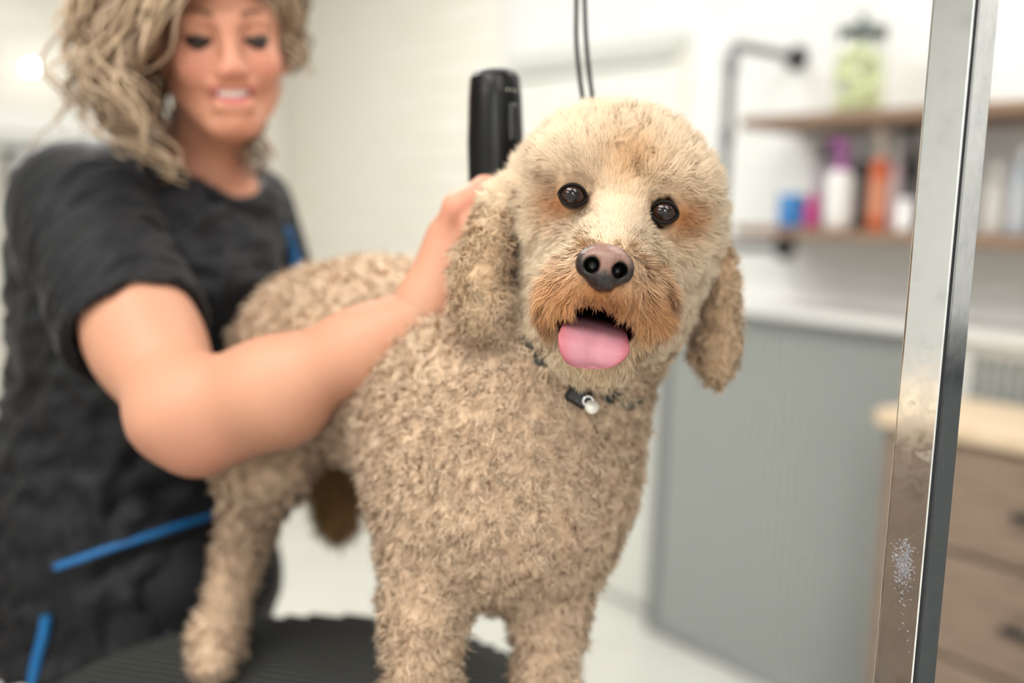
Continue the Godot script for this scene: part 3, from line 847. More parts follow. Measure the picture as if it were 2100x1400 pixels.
func build_person() -> void:
	var T0 := Time.get_ticks_msec()
	tb = Basis(Vector3.UP, deg_to_rad(51.0 + 52.0))
	wb = cam_b * Basis(Vector3.UP, deg_to_rad(21.0)) * Basis(Vector3.RIGHT, deg_to_rad(12.0)) * Basis(Vector3.BACK, deg_to_rad(6.0))
	wo = at(455, 86, 1.245)
	var foot := at(262, 1130, 1.45); foot.y = 0.0
	var who := thing("person", "smiling person with wavy blonde hair in blue-trimmed black scrubs holding the clipper", "person", foot)
	var inv := -foot
	# ---- body: trunk and legs under the clothes, then arms, hands and head, each on a grid of its own
	var trunk := torso_field(-0.014)
	trunk.cap(at(392, 355, 1.385), wl(0, -0.055, -0.015), 0.054, 0.052, 0.03)
	var front := torso_field(0.0)
	var vtip := hit(front, 488, 398)
	trunk.cap(at(410, 330, 1.37), vtip + (vtip - cam_o).normalized() * 0.036, 0.054, 0.030, 0.03)
	var legs := leg_field(-0.012)
	var arm := Field.new()
	var sh := at(166, 440, 1.25); var el := at(378, 845, 1.05); var wr := at(868, 645, 0.985)
	arm.cap(sh, el, 0.046, 0.052, 0.02)
	arm.ell(sh.lerp(el, 0.66) + cam_b.z * 0.006, Vector3(0.062, 0.085, 0.060), cam_b * Basis(Vector3.BACK, 0.45), 0.03)
	arm.cap(el, at(415, 912, 1.05), 0.046, 0.026, 0.03)
	arm.cap(el, at(560, 795, 1.015), 0.050, 0.047, 0.03)
	arm.cap(at(415, 900, 1.05), at(600, 840, 1.02), 0.030, 0.034, 0.03)
	arm.cap(at(560, 795, 1.015), at(740, 715, 0.995), 0.047, 0.036, 0.03)
	arm.cap(at(740, 715, 0.995), wr, 0.036, 0.029, 0.03)
	arm.cap(at(735, 722, 0.995), at(858, 655, 0.975), 0.03, 0.024, 0.02)
	# far arm, down behind the dog
	var sh2 := at(512, 430, 1.475); var el2 := at(590, 720, 1.48); var wr2 := at(800, 700, 1.36)
	arm.cap(sh2, el2, 0.055, 0.045, 0.02); arm.cap(el2, wr2, 0.043, 0.028, 0.02)
	var hand := Field.new()
	hand.cap(at(850, 664, 0.985), at(880, 625, 0.985), 0.029, 0.028, 0.02)
	hand.cap(at(880, 625, 0.985), at(925, 492, 0.982), 0.029, 0.026, 0.02)
	hand.cap(at(880, 630, 0.985), at(960, 530, 0.985), 0.026, 0.022, 0.02)
	hand.cap(at(890, 640, 0.985), at(985, 580, 0.99), 0.024, 0.02, 0.02)
	finger(hand, [at(918, 478, 0.975), at(940, 425, 0.958), at(995, 388, 0.962), at(1048, 396, 0.975), at(1072, 420, 0.992)], 0.0165, 0.0095)
	finger(hand, [at(950, 500, 0.975), at(972, 462, 0.953), at(1030, 430, 0.953), at(1072, 440, 0.97), at(1085, 462, 0.992)], 0.0145, 0.009)
	finger(hand, [at(970, 545, 0.98), at(990, 505, 0.957), at(1042, 475, 0.958), at(1078, 482, 0.977), at(1085, 505, 0.997)], 0.0135, 0.0088)
	finger(hand, [at(980, 585, 0.985), at(1000, 550, 0.967), at(1040, 520, 0.97), at(1068, 525, 0.985), at(1072, 540, 1.0)], 0.0125, 0.008)
	finger(hand, [at(885, 600, 1.0), at(905, 520, 1.022), at(950, 452, 1.034), at(1000, 425, 1.038)], 0.018, 0.0105)
	var hand2 := Field.new()
	hand2.cap(wr2, at(855, 705, 1.32), 0.028, 0.026, 0.02); hand2.cap(wr2, at(850, 730, 1.31), 0.026, 0.024, 0.02)
	for k in 4:
		finger(hand2, [at(858, 690 + k * 16, 1.318 - k * 0.003), at(895, 682 + k * 19, 1.295 - k * 0.003), at(925, 690 + k * 19, 1.285 - k * 0.003), at(945, 702 + k * 18, 1.285 - k * 0.003)], 0.0095, 0.0075)
	finger(hand2, [at(820, 690, 1.34), at(855, 660, 1.33), at(890, 655, 1.32)], 0.013, 0.009)
	var head := Field.new()
	head.ell(wl(0, 0.038, -0.015), Vector3(0.074, 0.080, 0.094), wb, 0.03)
	head.ell(wl(0, -0.022, 0.026), Vector3(0.063, 0.082, 0.058), wb, 0.03)
	for s in [-1, 1]:
		head.cap(wl(s * 0.052, -0.055, 0.0), wl(s * 0.018, -0.1, 0.062), 0.016, 0.015, 0.03)
		head.ell(wl(s * 0.038, -0.030, 0.062), Vector3(0.023, 0.022, 0.020), wb, 0.025)
		head.cap(wl(s * 0.042, 0.020, 0.070), wl(s * 0.012, 0.018, 0.083), 0.009, 0.010, 0.02)
		head.cut_ell(wl(s * 0.031, 0.002, 0.094), Vector3(0.019, 0.010, 0.013), wb, 0.012)
		head.ell(wl(s * 0.031, 0.000, 0.070), Vector3(0.0145, 0.0125, 0.0125), wb, 0.006)
		head.ell(wl(s * 0.0115, -0.040, 0.093), Vector3(0.0085, 0.0075, 0.010), wb, 0.008)
		head.ell(wl(s * 0.074, -0.012, -0.012), Vector3(0.010, 0.030, 0.018), wb * Basis(Vector3.UP, s * 0.35), 0.01)
	head.ell(wl(0, -0.093, 0.064), Vector3(0.022, 0.019, 0.021), wb, 0.02)
	head.cap(wl(0, 0.012, 0.085), wl(0, -0.034, 0.100), 0.0085, 0.0105, 0.014)
	head.cap(wl(-0.020, -0.0570, 0.083), wl(0.020, -0.0570, 0.083), 0.0075, 0.0075, 0.012)
	head.cap(wl(-0.016, -0.0775, 0.085), wl(0.016, -0.0775, 0.085), 0.0085, 0.0085, 0.01)
	for s in [-1, 1]: head.cut_cap(wl(0, -0.0675, 0.098), wl(s * 0.024, -0.0605, 0.088), 0.0072, 0.0042, 0.004)
	head.cap(wl(0, -0.055, -0.015), at(395, 350, 1.38), 0.050, 0.053, 0.02)
	var body := joined([mesh_all(trunk, 0.014), mesh_all(legs, 0.016), mesh_all(arm, 0.007), mesh_all(hand, 0.0032), mesh_all(hand2, 0.004), mesh_all(head, 0.0032)])
	var col := PackedColorArray()
	var skin := lin(201, 148, 122)
	for p in body[0]:
		var q: Vector3 = (p - wo) * wb
		var c := skin
		if q.length() < 0.2:
			c = lin(208, 148, 122)
			for s in [-1, 1]: c = c.lerp(lin(216, 140, 122), 0.5 * near_to(q, Vector3(s * 0.042, -0.03, 0.078), 0.024))
			c = c.lerp(lin(218, 146, 130), 0.5 * near_to(q, Vector3(0, -0.038, 0.112), 0.014))
			if q.z > 0.06:
				var lipd := absf(Vector2(q.x / 0.030, (q.y + 0.0675 - q.x * q.x * 12.0) / 0.0112).length())
				c = c.lerp(lin(192, 106, 106), 1.0 - smoothstep(0.75, 1.0, lipd))
				if Vector2(q.x / 0.024, (q.y + 0.066) / 0.006).length() < 1.0 and q.z < 0.087: c = lin(90, 40, 36)
		else:
			c = skin.lerp(lin(226, 150, 128), 0.35 * near_to(p, at(420, 940, 1.03), 0.05) + 0.4 * near_to(p, at(985, 390, 0.95), 0.03) + 0.3 * near_to(p, at(930, 430, 0.95), 0.03))
		col.append(c)
	put("body", to_mesh(body, col), M.skin, who, inv)
	for s in [-1, 1]:
		var st := fresh()
		add_tube(st, smooth_path([wl(s * 0.047, 0.002, 0.066), wl(s * 0.040, -0.004, 0.078), wl(s * 0.030, -0.0055, 0.0835), wl(s * 0.018, -0.002, 0.080)], 5), 0.0030, 0.0024, 8, 1.0, null, 0.0095)
		put("eyelash", commit(st), std(rgb(38, 24, 20), 0.6), who, inv)
		var sb := fresh()
		add_tube(sb, smooth_path([wl(s * 0.050, 0.022, 0.066), wl(s * 0.036, 0.030, 0.081), wl(s * 0.016, 0.024, 0.092)], 5), 0.0026, 0.0046, 8, 0.7)
		put("eyebrow", commit(sb), std(rgb(136, 96, 72), 0.7), who, inv)
	var teeth := fresh()
	for k in 8:
		var x := (k - 3.5) * 0.0056
		add_box(teeth, wl(x, -0.0645 + x * x * 10.0, 0.0865 - x * x * 14.0), Vector3(0.0053, 0.0095, 0.006), wb * Basis(Vector3.UP, x * 26.0), 0.0012)
	put("teeth", commit(teeth), std(rgb(216, 206, 194), 0.3), who, inv)
	# ---- scrubs
	var top := torso_field(0.0)
	var skirt := at(255, 1130, 1.43); skirt.y = 0.66
	top.cap(at(255, 1130, 1.43), skirt, 0.185, 0.205, 0.06)
	var lowcut := skirt - Vector3(0, 0.2, 0)
	top.cut_box(lowcut, Vector3(0.5, 0.2, 0.5), Basis(), 0.01)
	var whole := torso_field(0.0)
	whole.cap(sh2, sh2.lerp(el2, 0.75), 0.066, 0.07, 0.03)
	var tip := hit(whole, 488, 398); var nl := hit(whole, 415, 300); var nr := hit(whole, 500, 335)
	top.cut_cap(at(405, 320, 1.35), at(440, 300, 1.30), 0.060, 0.056, 0.006)
	top.cut_cap(at(440, 310, 1.30), tip + cam_b.z * 0.004, 0.050, 0.016, 0.006)
	var tm := mesh_all(top, 0.010)
	var sl := Field.new()
	var hem := at(283, 688, 1.115); var ax := (hem - sh).normalized()
	sl.cap(sh, sh.lerp(hem, 1.35), 0.080, 0.080, 0.03)
	sl.ell(sh + cam_b * Vector3(0.01, 0.0, 0.0), Vector3(0.080, 0.080, 0.088), tb, 0.04)
	sl.cap(sh, at(120, 540, 1.29), 0.06, 0.055, 0.05)
	sl.cap(sh + Vector3(0, 0.01, 0), at(300, 395, 1.34), 0.058, 0.058, 0.05)
	sl.cut_box(hem + ax * 0.15, Vector3(0.2, 0.15, 0.2), Basis(Quaternion(Vector3.UP, ax)) * Basis(Vector3.UP, 0.3), 0.004)
	var sh_in := hem
	sl.cut_cap(hem - ax * 0.03, hem + ax * 0.05, 0.070, 0.073, 0.004)
	var sm := mesh_all(sl, 0.006)
	var sl2 := Field.new()
	sl2.cap(sh2, sh2.lerp(el2, 0.75), 0.066, 0.07, 0.03)
	var sm2 := mesh_all(sl2, 0.01)
	# folds
	var fn := FastNoiseLite.new(); fn.seed = 31; fn.frequency = 1.0; fn.fractal_octaves = 2
	for part in [[tm, 0], [sm, 1]]:
		var vv: PackedVector3Array = part[0][0]; var nn: PackedVector3Array = part[0][1]
		for i in vv.size():
			var p: Vector3 = vv[i]; var q: Vector3 = (p - sh) * cam_b
			var w := 0.0
			if part[1] == 1:
				var along := (p - sh).dot(ax)
				w = fn.get_noise_3d(along * 19.0 + q.x * 9.0, q.x * 5.0, q.z * 7.0)
				w = (1.0 - absf(w) * 2.6) * 0.008 * smoothstep(0.0, 0.05, along)
			else:
				w = fn.get_noise_3d(q.x * 7.0 + q.y * 3.0, q.y * 15.0 - q.x * 8.0, q.z * 6.0)
				w = (1.0 - absf(w) * 2.6) * 0.011 + 0.006 * fn.get_noise_3d(q.x * 25.0, q.y * 9.0, q.z * 20.0)
			vv[i] = p + nn[i] * (w - 0.003)
		part[0][0] = vv
		part[0][1] = normals_of(vv, part[0][2])
	var scrub := put("scrub_top", to_mesh(joined([tm, sm, sm2])), M.scrub, who, inv)
	var trim := fresh()
	var rim_pts := []
	for c in [[345, 335], [375, 358], [412, 378], [450, 398], [486, 414], [520, 408], [537, 380], [540, 355]]:
		rim_pts.append(hit(front, c[0], c[1]) + cam_b.z * 0.001)
	add_tube(trim, smooth_path(rim_pts, 4), 0.009, 0.009, 8, 0.6)
	put("collar_trim", commit(trim), M.scrub, scrub)
	var patch := fresh()
	var pp := [hit(whole, 583, 470) + cam_b.z * 0.006, hit(whole, 594, 510) + cam_b.z * 0.006, hit(whole, 606, 552) + cam_b.z * 0.006]
	add_tube(patch, smooth_path(pp, 5), 0.012, 0.013, 10, 0.5)
	var pt := put("pocket_trim", commit(patch), M.blue, scrub); pt.set_meta("label", "blue chest pocket trim")
	for line in [[[118, 1161], [170, 1143], [230, 1122], [300, 1100], [365, 1078], [432, 1056], [470, 1040]], [[98, 1262], [92, 1300], [80, 1345], [72, 1385], [74, 1420], [95, 1450]], [[405, 1190], [385, 1240], [345, 1300], [290, 1345], [220, 1390]]]:
		var pl := fresh(); var pts := []
		for c in line: pts.append(hit(top, c[0], c[1]) + cam_b.z * 0.004)
		add_tube(pl, smooth_path(pts, 4), 0.0068, 0.0068, 8, 0.7)
		var o := put("piping", commit(pl), M.blue if line[0][0] < 300 else M.dark_blue, scrub); o.set_meta("label", "bright blue piping" if line[0][0] < 300 else "dark blue piping")
	var tr := mesh_all(leg_field(0.012), 0.014)
	put("trousers", to_mesh(tr), M.scrub, who, inv)
	for s in [-1, 1]:
		var a: Vector3 = foot + tb.x * s * 0.09
		var sf := Field.new()
		sf.cap(a + Vector3(0, 0.045, 0) - tb.z * 0.05, a + Vector3(0, 0.036, 0) + tb.z * 0.13, 0.044, 0.036, 0.03)
		sf.cap(a + Vector3(0, 0.05, 0), a + Vector3(0, 0.1, 0), 0.045, 0.045, 0.03)
		sf.cut_box(a + Vector3(0, -0.2, 0), Vector3(0.4, 0.2, 0.4), Basis(), 0.003)
		put("shoe", to_mesh(mesh_all(sf, 0.008)), M.black, who, inv)
	build_hair(who, inv)

func build_hair(who: Node3D, inv: Vector3) -> void:
	var r := RandomNumberGenerator.new(); r.seed = 77
	var st := fresh()
	# guides: points (pixel, pixel, depth), spread at the root and at the end, how many locks, shade
	var guides := [
		[[[520, -150, 1.27], [430, -90, 1.215], [346, -10, 1.205], [290, 85, 1.215], [258, 150, 1.225], [282, 225, 1.235], [300, 285, 1.24]], 0.014, 0.012, 34, 0.85],
		[[[500, -160, 1.27], [385, -100, 1.22], [300, -10, 1.21], [242, 70, 1.225], [216, 130, 1.24], [250, 190, 1.25], [212, 235, 1.25]], 0.018, 0.020, 40, 0.75],
		[[[470, -160, 1.30], [330, -100, 1.25], [240, -20, 1.24], [195, 60, 1.25], [215, 120, 1.26], [178, 180, 1.27], [215, 240, 1.27]], 0.02, 0.022, 44, 0.8],
		[[[440, -160, 1.33], [280, -90, 1.30], [195, 0, 1.28], [172, 70, 1.28], [190, 130, 1.29], [165, 190, 1.29], [175, 245, 1.29]], 0.02, 0.022, 36, 0.7],
		[[[440, -150, 1.38], [300, -60, 1.36], [235, 60, 1.34], [215, 170, 1.32], [240, 260, 1.30], [310, 310, 1.27], [366, 362, 1.25]], 0.02, 0.006, 26, 0.8],
		[[[205, 215, 1.31], [228, 252, 1.308], [268, 285, 1.305], [318, 322, 1.30], [352, 348, 1.30], [368, 374, 1.30]], 0.007, 0.004, 16, 0.85],
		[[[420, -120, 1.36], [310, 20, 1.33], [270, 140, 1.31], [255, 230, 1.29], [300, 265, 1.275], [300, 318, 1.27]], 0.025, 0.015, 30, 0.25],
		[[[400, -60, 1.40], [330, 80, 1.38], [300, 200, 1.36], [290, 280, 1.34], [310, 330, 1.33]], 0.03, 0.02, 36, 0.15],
		[[[500, -150, 1.30], [560, -80, 1.31], [585, 0, 1.33], [572, 60, 1.34], [592, 105, 1.34], [572, 150, 1.35]], 0.014, 0.014, 36, 0.5],
		[[[520, -150, 1.33], [590, -60, 1.35], [606, 20, 1.36], [590, 70, 1.37], [605, 105, 1.37], [580, 130, 1.38]], 0.012, 0.012, 26, 0.55],
		[[[570, 40, 1.34], [585, 90, 1.34], [608, 125, 1.34], [632, 155, 1.34]], 0.006, 0.003, 5, 0.45],
		[[[500, 100, 1.42], [520, 200, 1.42], [505, 270, 1.41], [518, 320, 1.40], [496, 368, 1.39]], 0.012, 0.010, 24, 0.5],
		[[[540, 130, 1.40], [540, 180, 1.40], [528, 220, 1.40]], 0.006, 0.004, 8, 0.5],
		[[[470, -170, 1.28], [520, -150, 1.26], [552, -90, 1.255], [566, -20, 1.27], [570, 40, 1.29]], 0.012, 0.008, 24, 0.55],
	]
	for g in guides:
		var path := smooth_path(g[0].map(func(p): return at(p[0], p[1], p[2] - 0.085)), 7)
		for k in g[3]:
			var o := Vector3(r.randfn(), r.randfn(), r.randfn()) * 0.7
			var ph := r.randf() * TAU; var amp := 0.009 + 0.012 * r.randf(); var fq := 6.0 + 4.0 * r.randf()
			var pts := PackedVector3Array(); var m := path.size()
			var stop := int(m * (0.78 + 0.22 * r.randf()))
			for i in stop:
				var t := float(i) / (m - 1)
				pts.append(path[i] + inv + o * lerpf(g[1], g[2], t) + cam_b * Vector3(sin(ph + t * fq * 2.0), 0.3 * cos(ph * 2.0 + t * fq), cos(ph + t * fq * 2.0)) * amp * t)
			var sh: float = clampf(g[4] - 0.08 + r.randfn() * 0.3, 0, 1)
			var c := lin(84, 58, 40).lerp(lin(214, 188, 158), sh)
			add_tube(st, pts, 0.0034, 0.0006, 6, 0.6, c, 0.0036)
	var hm := put("hair", commit(st), M.hair, who); hm.set_meta("kind", "stuff")
	# the rest of the hair lies close to the skull
	var cap := Field.new()
	cap.ell(wl(0, 0.042, -0.022), Vector3(0.083, 0.088, 0.100), wb, 0.02)
	cap.ell(wl(0, -0.02, -0.05), Vector3(0.075, 0.09, 0.07), wb, 0.03)
	cap.cut_ell(wl(0.008, -0.045, 0.10), Vector3(0.066, 0.125, 0.085), wb, 0.01)
	var m := mesh_all(cap, 0.006)
	var cc := PackedColorArray()
	for p in m[0]: cc.append(lin(120, 98, 72).lerp(lin(176, 156, 124), 0.5 + 0.5 * fmod(absf(((p - wo) * wb).x) * 60.0, 1.0)))
	put("hair_cap", to_mesh(m, cc), M.hair, who, inv)

func build_clipper() -> void:
	var a := at(1018, 545, 1.005); var b := at(1015, 156, 0.998)
	var axis := (b - a).normalized(); var x := axis.cross(cam_b.z).normalized(); var z := x.cross(axis)
	var bs := Basis(x, axis, z)
	var L := (b - a).length()
	var t := thing("hair_clipper", "black cordless hair clipper held upright behind the dog's ear", "clipper", a)
	put("body", lathe_mesh([Vector2(0, 0), Vector2(0.018, 0), Vector2(0.021, 0.006), Vector2(0.0245, L * 0.2), Vector2(0.0275, L * 0.45), Vector2(0.0282, L * 0.65), Vector2(0.0268, L * 0.88), Vector2(0.0252, L * 0.985), Vector2(0.0235, L), Vector2(0, L)], 40, 0.9), std(rgb(9, 9, 11), 0.3, 0.0, 0.36), t, Vector3.ZERO, bs)
	put("end_cap", lathe_mesh([Vector2(0, L + 0.0003), Vector2(0.0225, L + 0.0003), Vector2(0.0225, L + 0.002), Vector2(0.02, L + 0.004), Vector2(0.012, L + 0.0042), Vector2(0.0105, L + 0.002), Vector2(0, L + 0.002)], 36, 0.9), std(rgb(92, 92, 95), 0.3, 0.3), t, Vector3.ZERO, bs)
	for k in 3:
		var ang := -0.5 - k * 0.22
		var d := Vector3(sin(-ang), 0, cos(ang) * 0.9)
		put("indicator_light", lathe_mesh([Vector2(0, 0), Vector2(0.0016, 0), Vector2(0.0013, 0.0006), Vector2(0, 0.0008)], 12), std(rgb(150, 146, 138), 0.3), t, bs * (d * 0.0262 + Vector3(0, L * 0.905, 0)), bs * Basis(Vector3.UP, -ang) * Basis(Vector3.RIGHT, PI / 2))
	var sw := fresh(); var wa := 0.75
	add_box(sw, bs * (Vector3(sin(wa), 0, cos(wa) * 0.9) * 0.0272 + Vector3(0, L * 0.74, 0)), Vector3(0.012, 0.036, 0.004), bs * Basis(Vector3.UP, wa), 0.0015)
	obj("switch", sw, std(rgb(26, 26, 28), 0.35), t)
	var bl := fresh()
	add_box(bl, bs * Vector3(0, -0.010, 0), Vector3(0.034, 0.020, 0.012), bs, 0.002)
	for k in 12: add_box(bl, bs * Vector3((k - 5.5) * 0.0028, -0.024, 0.001), Vector3(0.0014, 0.009, 0.004), bs, 0.0004)
	obj("blade", bl, M.chrome, t)

# ---------------------------------------------------------------- the dog
var hb := Basis()             # head axes: image right, up, towards the camera
var ho := Vector3.ZERO
var eye_l := Vector3.ZERO
var eye_r := Vector3.ZERO
var nose_p := Vector3.ZERO
var na := FastNoiseLite.new()
var nb := FastNoiseLite.new()

func dog_field() -> Field:
	var f := Field.new()
	var E := func(px: float, py: float, d: float, r: Vector3, k := 0.03, turn := 0.0) -> void:
		f.ell(at(px, py, d), r, hb * Basis(Vector3.BACK, deg_to_rad(turn)), k)
	var C := func(a: Array, b: Array, ra: float, rb: float, k := 0.03) -> void:
		f.cap(at(a[0], a[1], a[2]), at(b[0], b[1], b[2]), ra, rb, k)
	# head
	E.call(1262, 405, 0.90, Vector3(0.086, 0.074, 0.088))
	E.call(1256, 545, 0.895, Vector3(0.080, 0.088, 0.075), 0.04)
	E.call(1242, 590, 0.80, Vector3(0.042, 0.033, 0.056), 0.03)
	C.call([1264, 440, 0.842], [1243, 528, 0.775], 0.024, 0.017, 0.02)
	E.call(1187, 345, 0.838, Vector3(0.030, 0.02, 0.022), 0.02)
	E.call(1372, 378, 0.842, Vector3(0.030, 0.02, 0.022), 0.02)
	E.call(1168, 622, 0.80, Vector3(0.026, 0.028, 0.034), 0.02)
	E.call(1312, 630, 0.80, Vector3(0.026, 0.028, 0.034), 0.02)
	E.call(1220, 722, 0.828, Vector3(0.036, 0.024, 0.044), 0.02)
	# ears
	E.call(990, 545, 0.878, Vector3(0.021, 0.050, 0.026), 0.010, -6.0)
	E.call(998, 628, 0.876, Vector3(0.022, 0.027, 0.022), 0.012)
	E.call(1040, 430, 0.90, Vector3(0.018, 0.034, 0.03), 0.02, -30.0)
	E.call(1474, 610, 0.93, Vector3(0.015, 0.055, 0.03), 0.01, 12.0)
	E.call(1468, 715, 0.93, Vector3(0.019, 0.03, 0.024), 0.012, 14.0)
	# neck, chest, shoulders
	C.call([1225, 620, 0.935], [1080, 840, 0.97], 0.078, 0.098, 0.03)
	E.call(1034, 955, 0.985, Vector3(0.114, 0.135, 0.12), 0.04)
	E.call(912, 900, 0.985, Vector3(0.056, 0.10, 0.075), 0.04)
	E.call(1185, 930, 0.985, Vector3(0.050, 0.10, 0.065), 0.04)
	E.call(1045, 1075, 0.925, Vector3(0.07, 0.05, 0.05), 0.04)
	# front legs down to the table
	C.call([885, 1010, 0.945], [870, 1250, 0.92], 0.050, 0.034, 0.03)
	C.call([868, 1250, 0.92], [868, 1500, 0.90], 0.033, 0.028, 0.02)
	C.call([868, 1500, 0.90], [868, 1606, 0.89], 0.028, 0.028, 0.02)
	C.call([868, 1614, 0.885], [864, 1678, 0.845], 0.028, 0.022, 0.02)
	C.call([1175, 1020, 0.955], [1128, 1260, 0.955], 0.045, 0.030, 0.03)
	C.call([1128, 1260, 0.955], [1112, 1460, 0.945], 0.029, 0.027, 0.02)
	C.call([1112, 1460, 0.945], [1108, 1558, 0.935], 0.027, 0.028, 0.02)
	C.call([1108, 1562, 0.930], [1106, 1625, 0.89], 0.028, 0.022, 0.02)
	# trunk and rump
	C.call([1000, 860, 1.02], [780, 742, 1.17], 0.118, 0.107, 0.05)
	C.call([780, 742, 1.17], [668, 715, 1.27], 0.107, 0.102, 0.05)
	# near hind leg
	C.call([620, 760, 1.24], [545, 945, 1.16], 0.085, 0.052, 0.04)
	C.call([545, 945, 1.16], [487, 1150, 1.21], 0.046, 0.024, 0.03)
	C.call([487, 1150, 1.21], [446, 1312, 1.175], 0.024, 0.026, 0.02)
	C.call([444, 1322, 1.17], [436, 1358, 1.125], 0.027, 0.022, 0.02)
	# far hind leg, hidden behind the chest
	C.call([770, 780, 1.30], [850, 960, 1.27], 0.075, 0.045, 0.04)
	C.call([850, 960, 1.27], [880, 1130, 1.29], 0.042, 0.024, 0.03)
	C.call([880, 1130, 1.29], [870, 1255, 1.265], 0.024, 0.026, 0.02)
	C.call([870, 1262, 1.26], [868, 1292, 1.225], 0.026, 0.021, 0.02)
	# tail
	C.call([672, 800, 1.36], [684, 930, 1.40], 0.034, 0.044, 0.03)
	C.call([684, 930, 1.40], [694, 1050, 1.40], 0.044, 0.026, 0.02)
	# mouth and eye sockets
	f.cut_ell(at(1222, 672, 0.775), Vector3(0.0300, 0.0165, 0.05), hb, 0.008)
	f.cut_ell(eye_l, Vector3.ONE * 0.0113, hb, 0.006)
	f.cut_ell(eye_r, Vector3.ONE * 0.0113, hb, 0.006)
	return f

func soft(a: float, b: float, x: float) -> float:
	return smoothstep(a, b, x)

# grows locks of hair: per-vertex length, direction, lift, width, curl, colours and density
func grow(mesh: Array, att: Dictionary, keep: Callable, seed_: int, vary := 0.28) -> ArrayMesh:
	var r := RandomNumberGenerator.new(); r.seed = seed_
	var V: PackedVector3Array = mesh[0]; var N: PackedVector3Array = mesh[1]; var I: PackedInt32Array = mesh[2]
	var L: PackedFloat32Array = att.len; var D: PackedVector3Array = att.dir; var W: PackedFloat32Array = att.wid
	var CU: PackedFloat32Array = att.curl; var DE: PackedFloat32Array = att.den; var LI: PackedFloat32Array = att.lift
	var C0: PackedColorArray = att.root; var C1: PackedColorArray = att.tip; var CL: PackedFloat32Array = att.clump
	var pv := PackedVector3Array(); var pn := PackedVector3Array(); var pc := PackedColorArray(); var pi := PackedInt32Array()
	var view := cam_o
	var flip := [false, false, false, false]
	for t in range(0, I.size(), 3):
		var i0 := I[t]; var i1 := I[t + 1]; var i2 := I[t + 2]
		if not keep.call(i0): continue
		var dn := (DE[i0] + DE[i1] + DE[i2]) / 3.0
		if dn <= 0.0: continue
		var a := V[i0]; var ab := V[i1] - a; var ac := V[i2] - a
		var want := ab.cross(ac).length() * 0.5 * dn
		var facing := N[i0].dot((view - a).normalized())
		var wide := 1.0
		if facing < -0.25: want *= 0.22; wide = 1.9
		var n := int(want + r.randf())
		for j in n:
			var u := r.randf(); var v := r.randf()
			if u + v > 1.0: u = 1.0 - u; v = 1.0 - v
			var w0 := 1.0 - u - v
			var p := a + ab * u + ac * v
			var nrm := (N[i0] * w0 + N[i1] * u + N[i2] * v).normalized()
			var len := (L[i0] * w0 + L[i1] * u + L[i2] * v)
			if len < 0.0008: continue
			var lift := LI[i0] * w0 + LI[i1] * u + LI[i2] * v
			var curl := CU[i0] * w0 + CU[i1] * u + CU[i2] * v
			var clump := CL[i0] * w0 + CL[i1] * u + CL[i2] * v
			var wid := (W[i0] * w0 + W[i1] * u + W[i2] * v) * (0.7 + 0.6 * r.randf()) * wide
			var dir := D[i0] * w0 + D[i1] * u + D[i2] * v
			var q := p * 1000.0
			var nv := Vector3(na.get_noise_3dv(q), na.get_noise_3dv(q + Vector3(311, 17, 5)), na.get_noise_3dv(q + Vector3(-57, 203, 91)))
			var rv := Vector3(r.randf() - 0.5, r.randf() - 0.5, r.randf() - 0.5)
			len *= (0.72 + 0.5 * r.randf()) * (1.0 + 0.55 * clump * nb.get_noise_3dv(q))
			var d := (dir + nrm * lift + nv * clump * 1.5 + rv * 0.36).normalized()
			if d.dot(nrm) < 0.08: d = (d + nrm * (0.1 - d.dot(nrm))).normalized()
			var ax := (nv.cross(nrm) + rv * 0.5 + nrm * nv.x * 1.4).normalized()
			var turn := curl * (0.75 + 0.5 * r.randf()) / 4.0 * (1.0 if nv.y > -0.12 else -1.0)
			var side := (d.cross(nrm) + rv * 1.1).normalized()
			var tone := 1.0 - vary * 0.5 + vary * r.randf()
			var ca := (C0[i0] * w0 + C0[i1] * u + C0[i2] * v) * tone
			var cb := (C1[i0] * w0 + C1[i1] * u + C1[i2] * v) * tone
			ca.a = 1.0; cb.a = 1.0
			var o := pv.size()
			p -= nrm * 0.0012
			for s in 5:
				var h := s / 4.0
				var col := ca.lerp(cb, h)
				if s < 4:
					flip[s] = d.cross(side).dot(nrm) < 0.0
					var ww := wid * (1.0 - h * h * 0.75) * 0.5
					var sd := (side - d * side.dot(d)).normalized() * ww
					var fn := (nrm * 0.75 + d.cross(sd).normalized() * (0.45 if d.cross(sd).dot(nrm) > 0 else -0.45) + d * 0.25).normalized()
					pv.append(p - sd); pv.append(p + sd)
					pn.append(fn); pn.append(fn); pc.append(col); pc.append(col)
					p += d * len * 0.25
					d = d.rotated(ax, turn)
				else:
					pv.append(p); pn.append((nrm + d * 0.4).normalized()); pc.append(col)
			for s in 3:
				var k := o + s * 2
				if flip[s]:
					pi.append(k + 1); pi.append(k); pi.append(k + 2); pi.append(k + 3); pi.append(k + 1); pi.append(k + 2)
				else:
					pi.append(k); pi.append(k + 1); pi.append(k + 2); pi.append(k + 1); pi.append(k + 3); pi.append(k + 2)
			if flip[3]: pi.append(o + 7); pi.append(o + 6); pi.append(o + 8)
			else: pi.append(o + 6); pi.append(o + 7); pi.append(o + 8)
	return to_mesh([pv, pn, pi], pc)

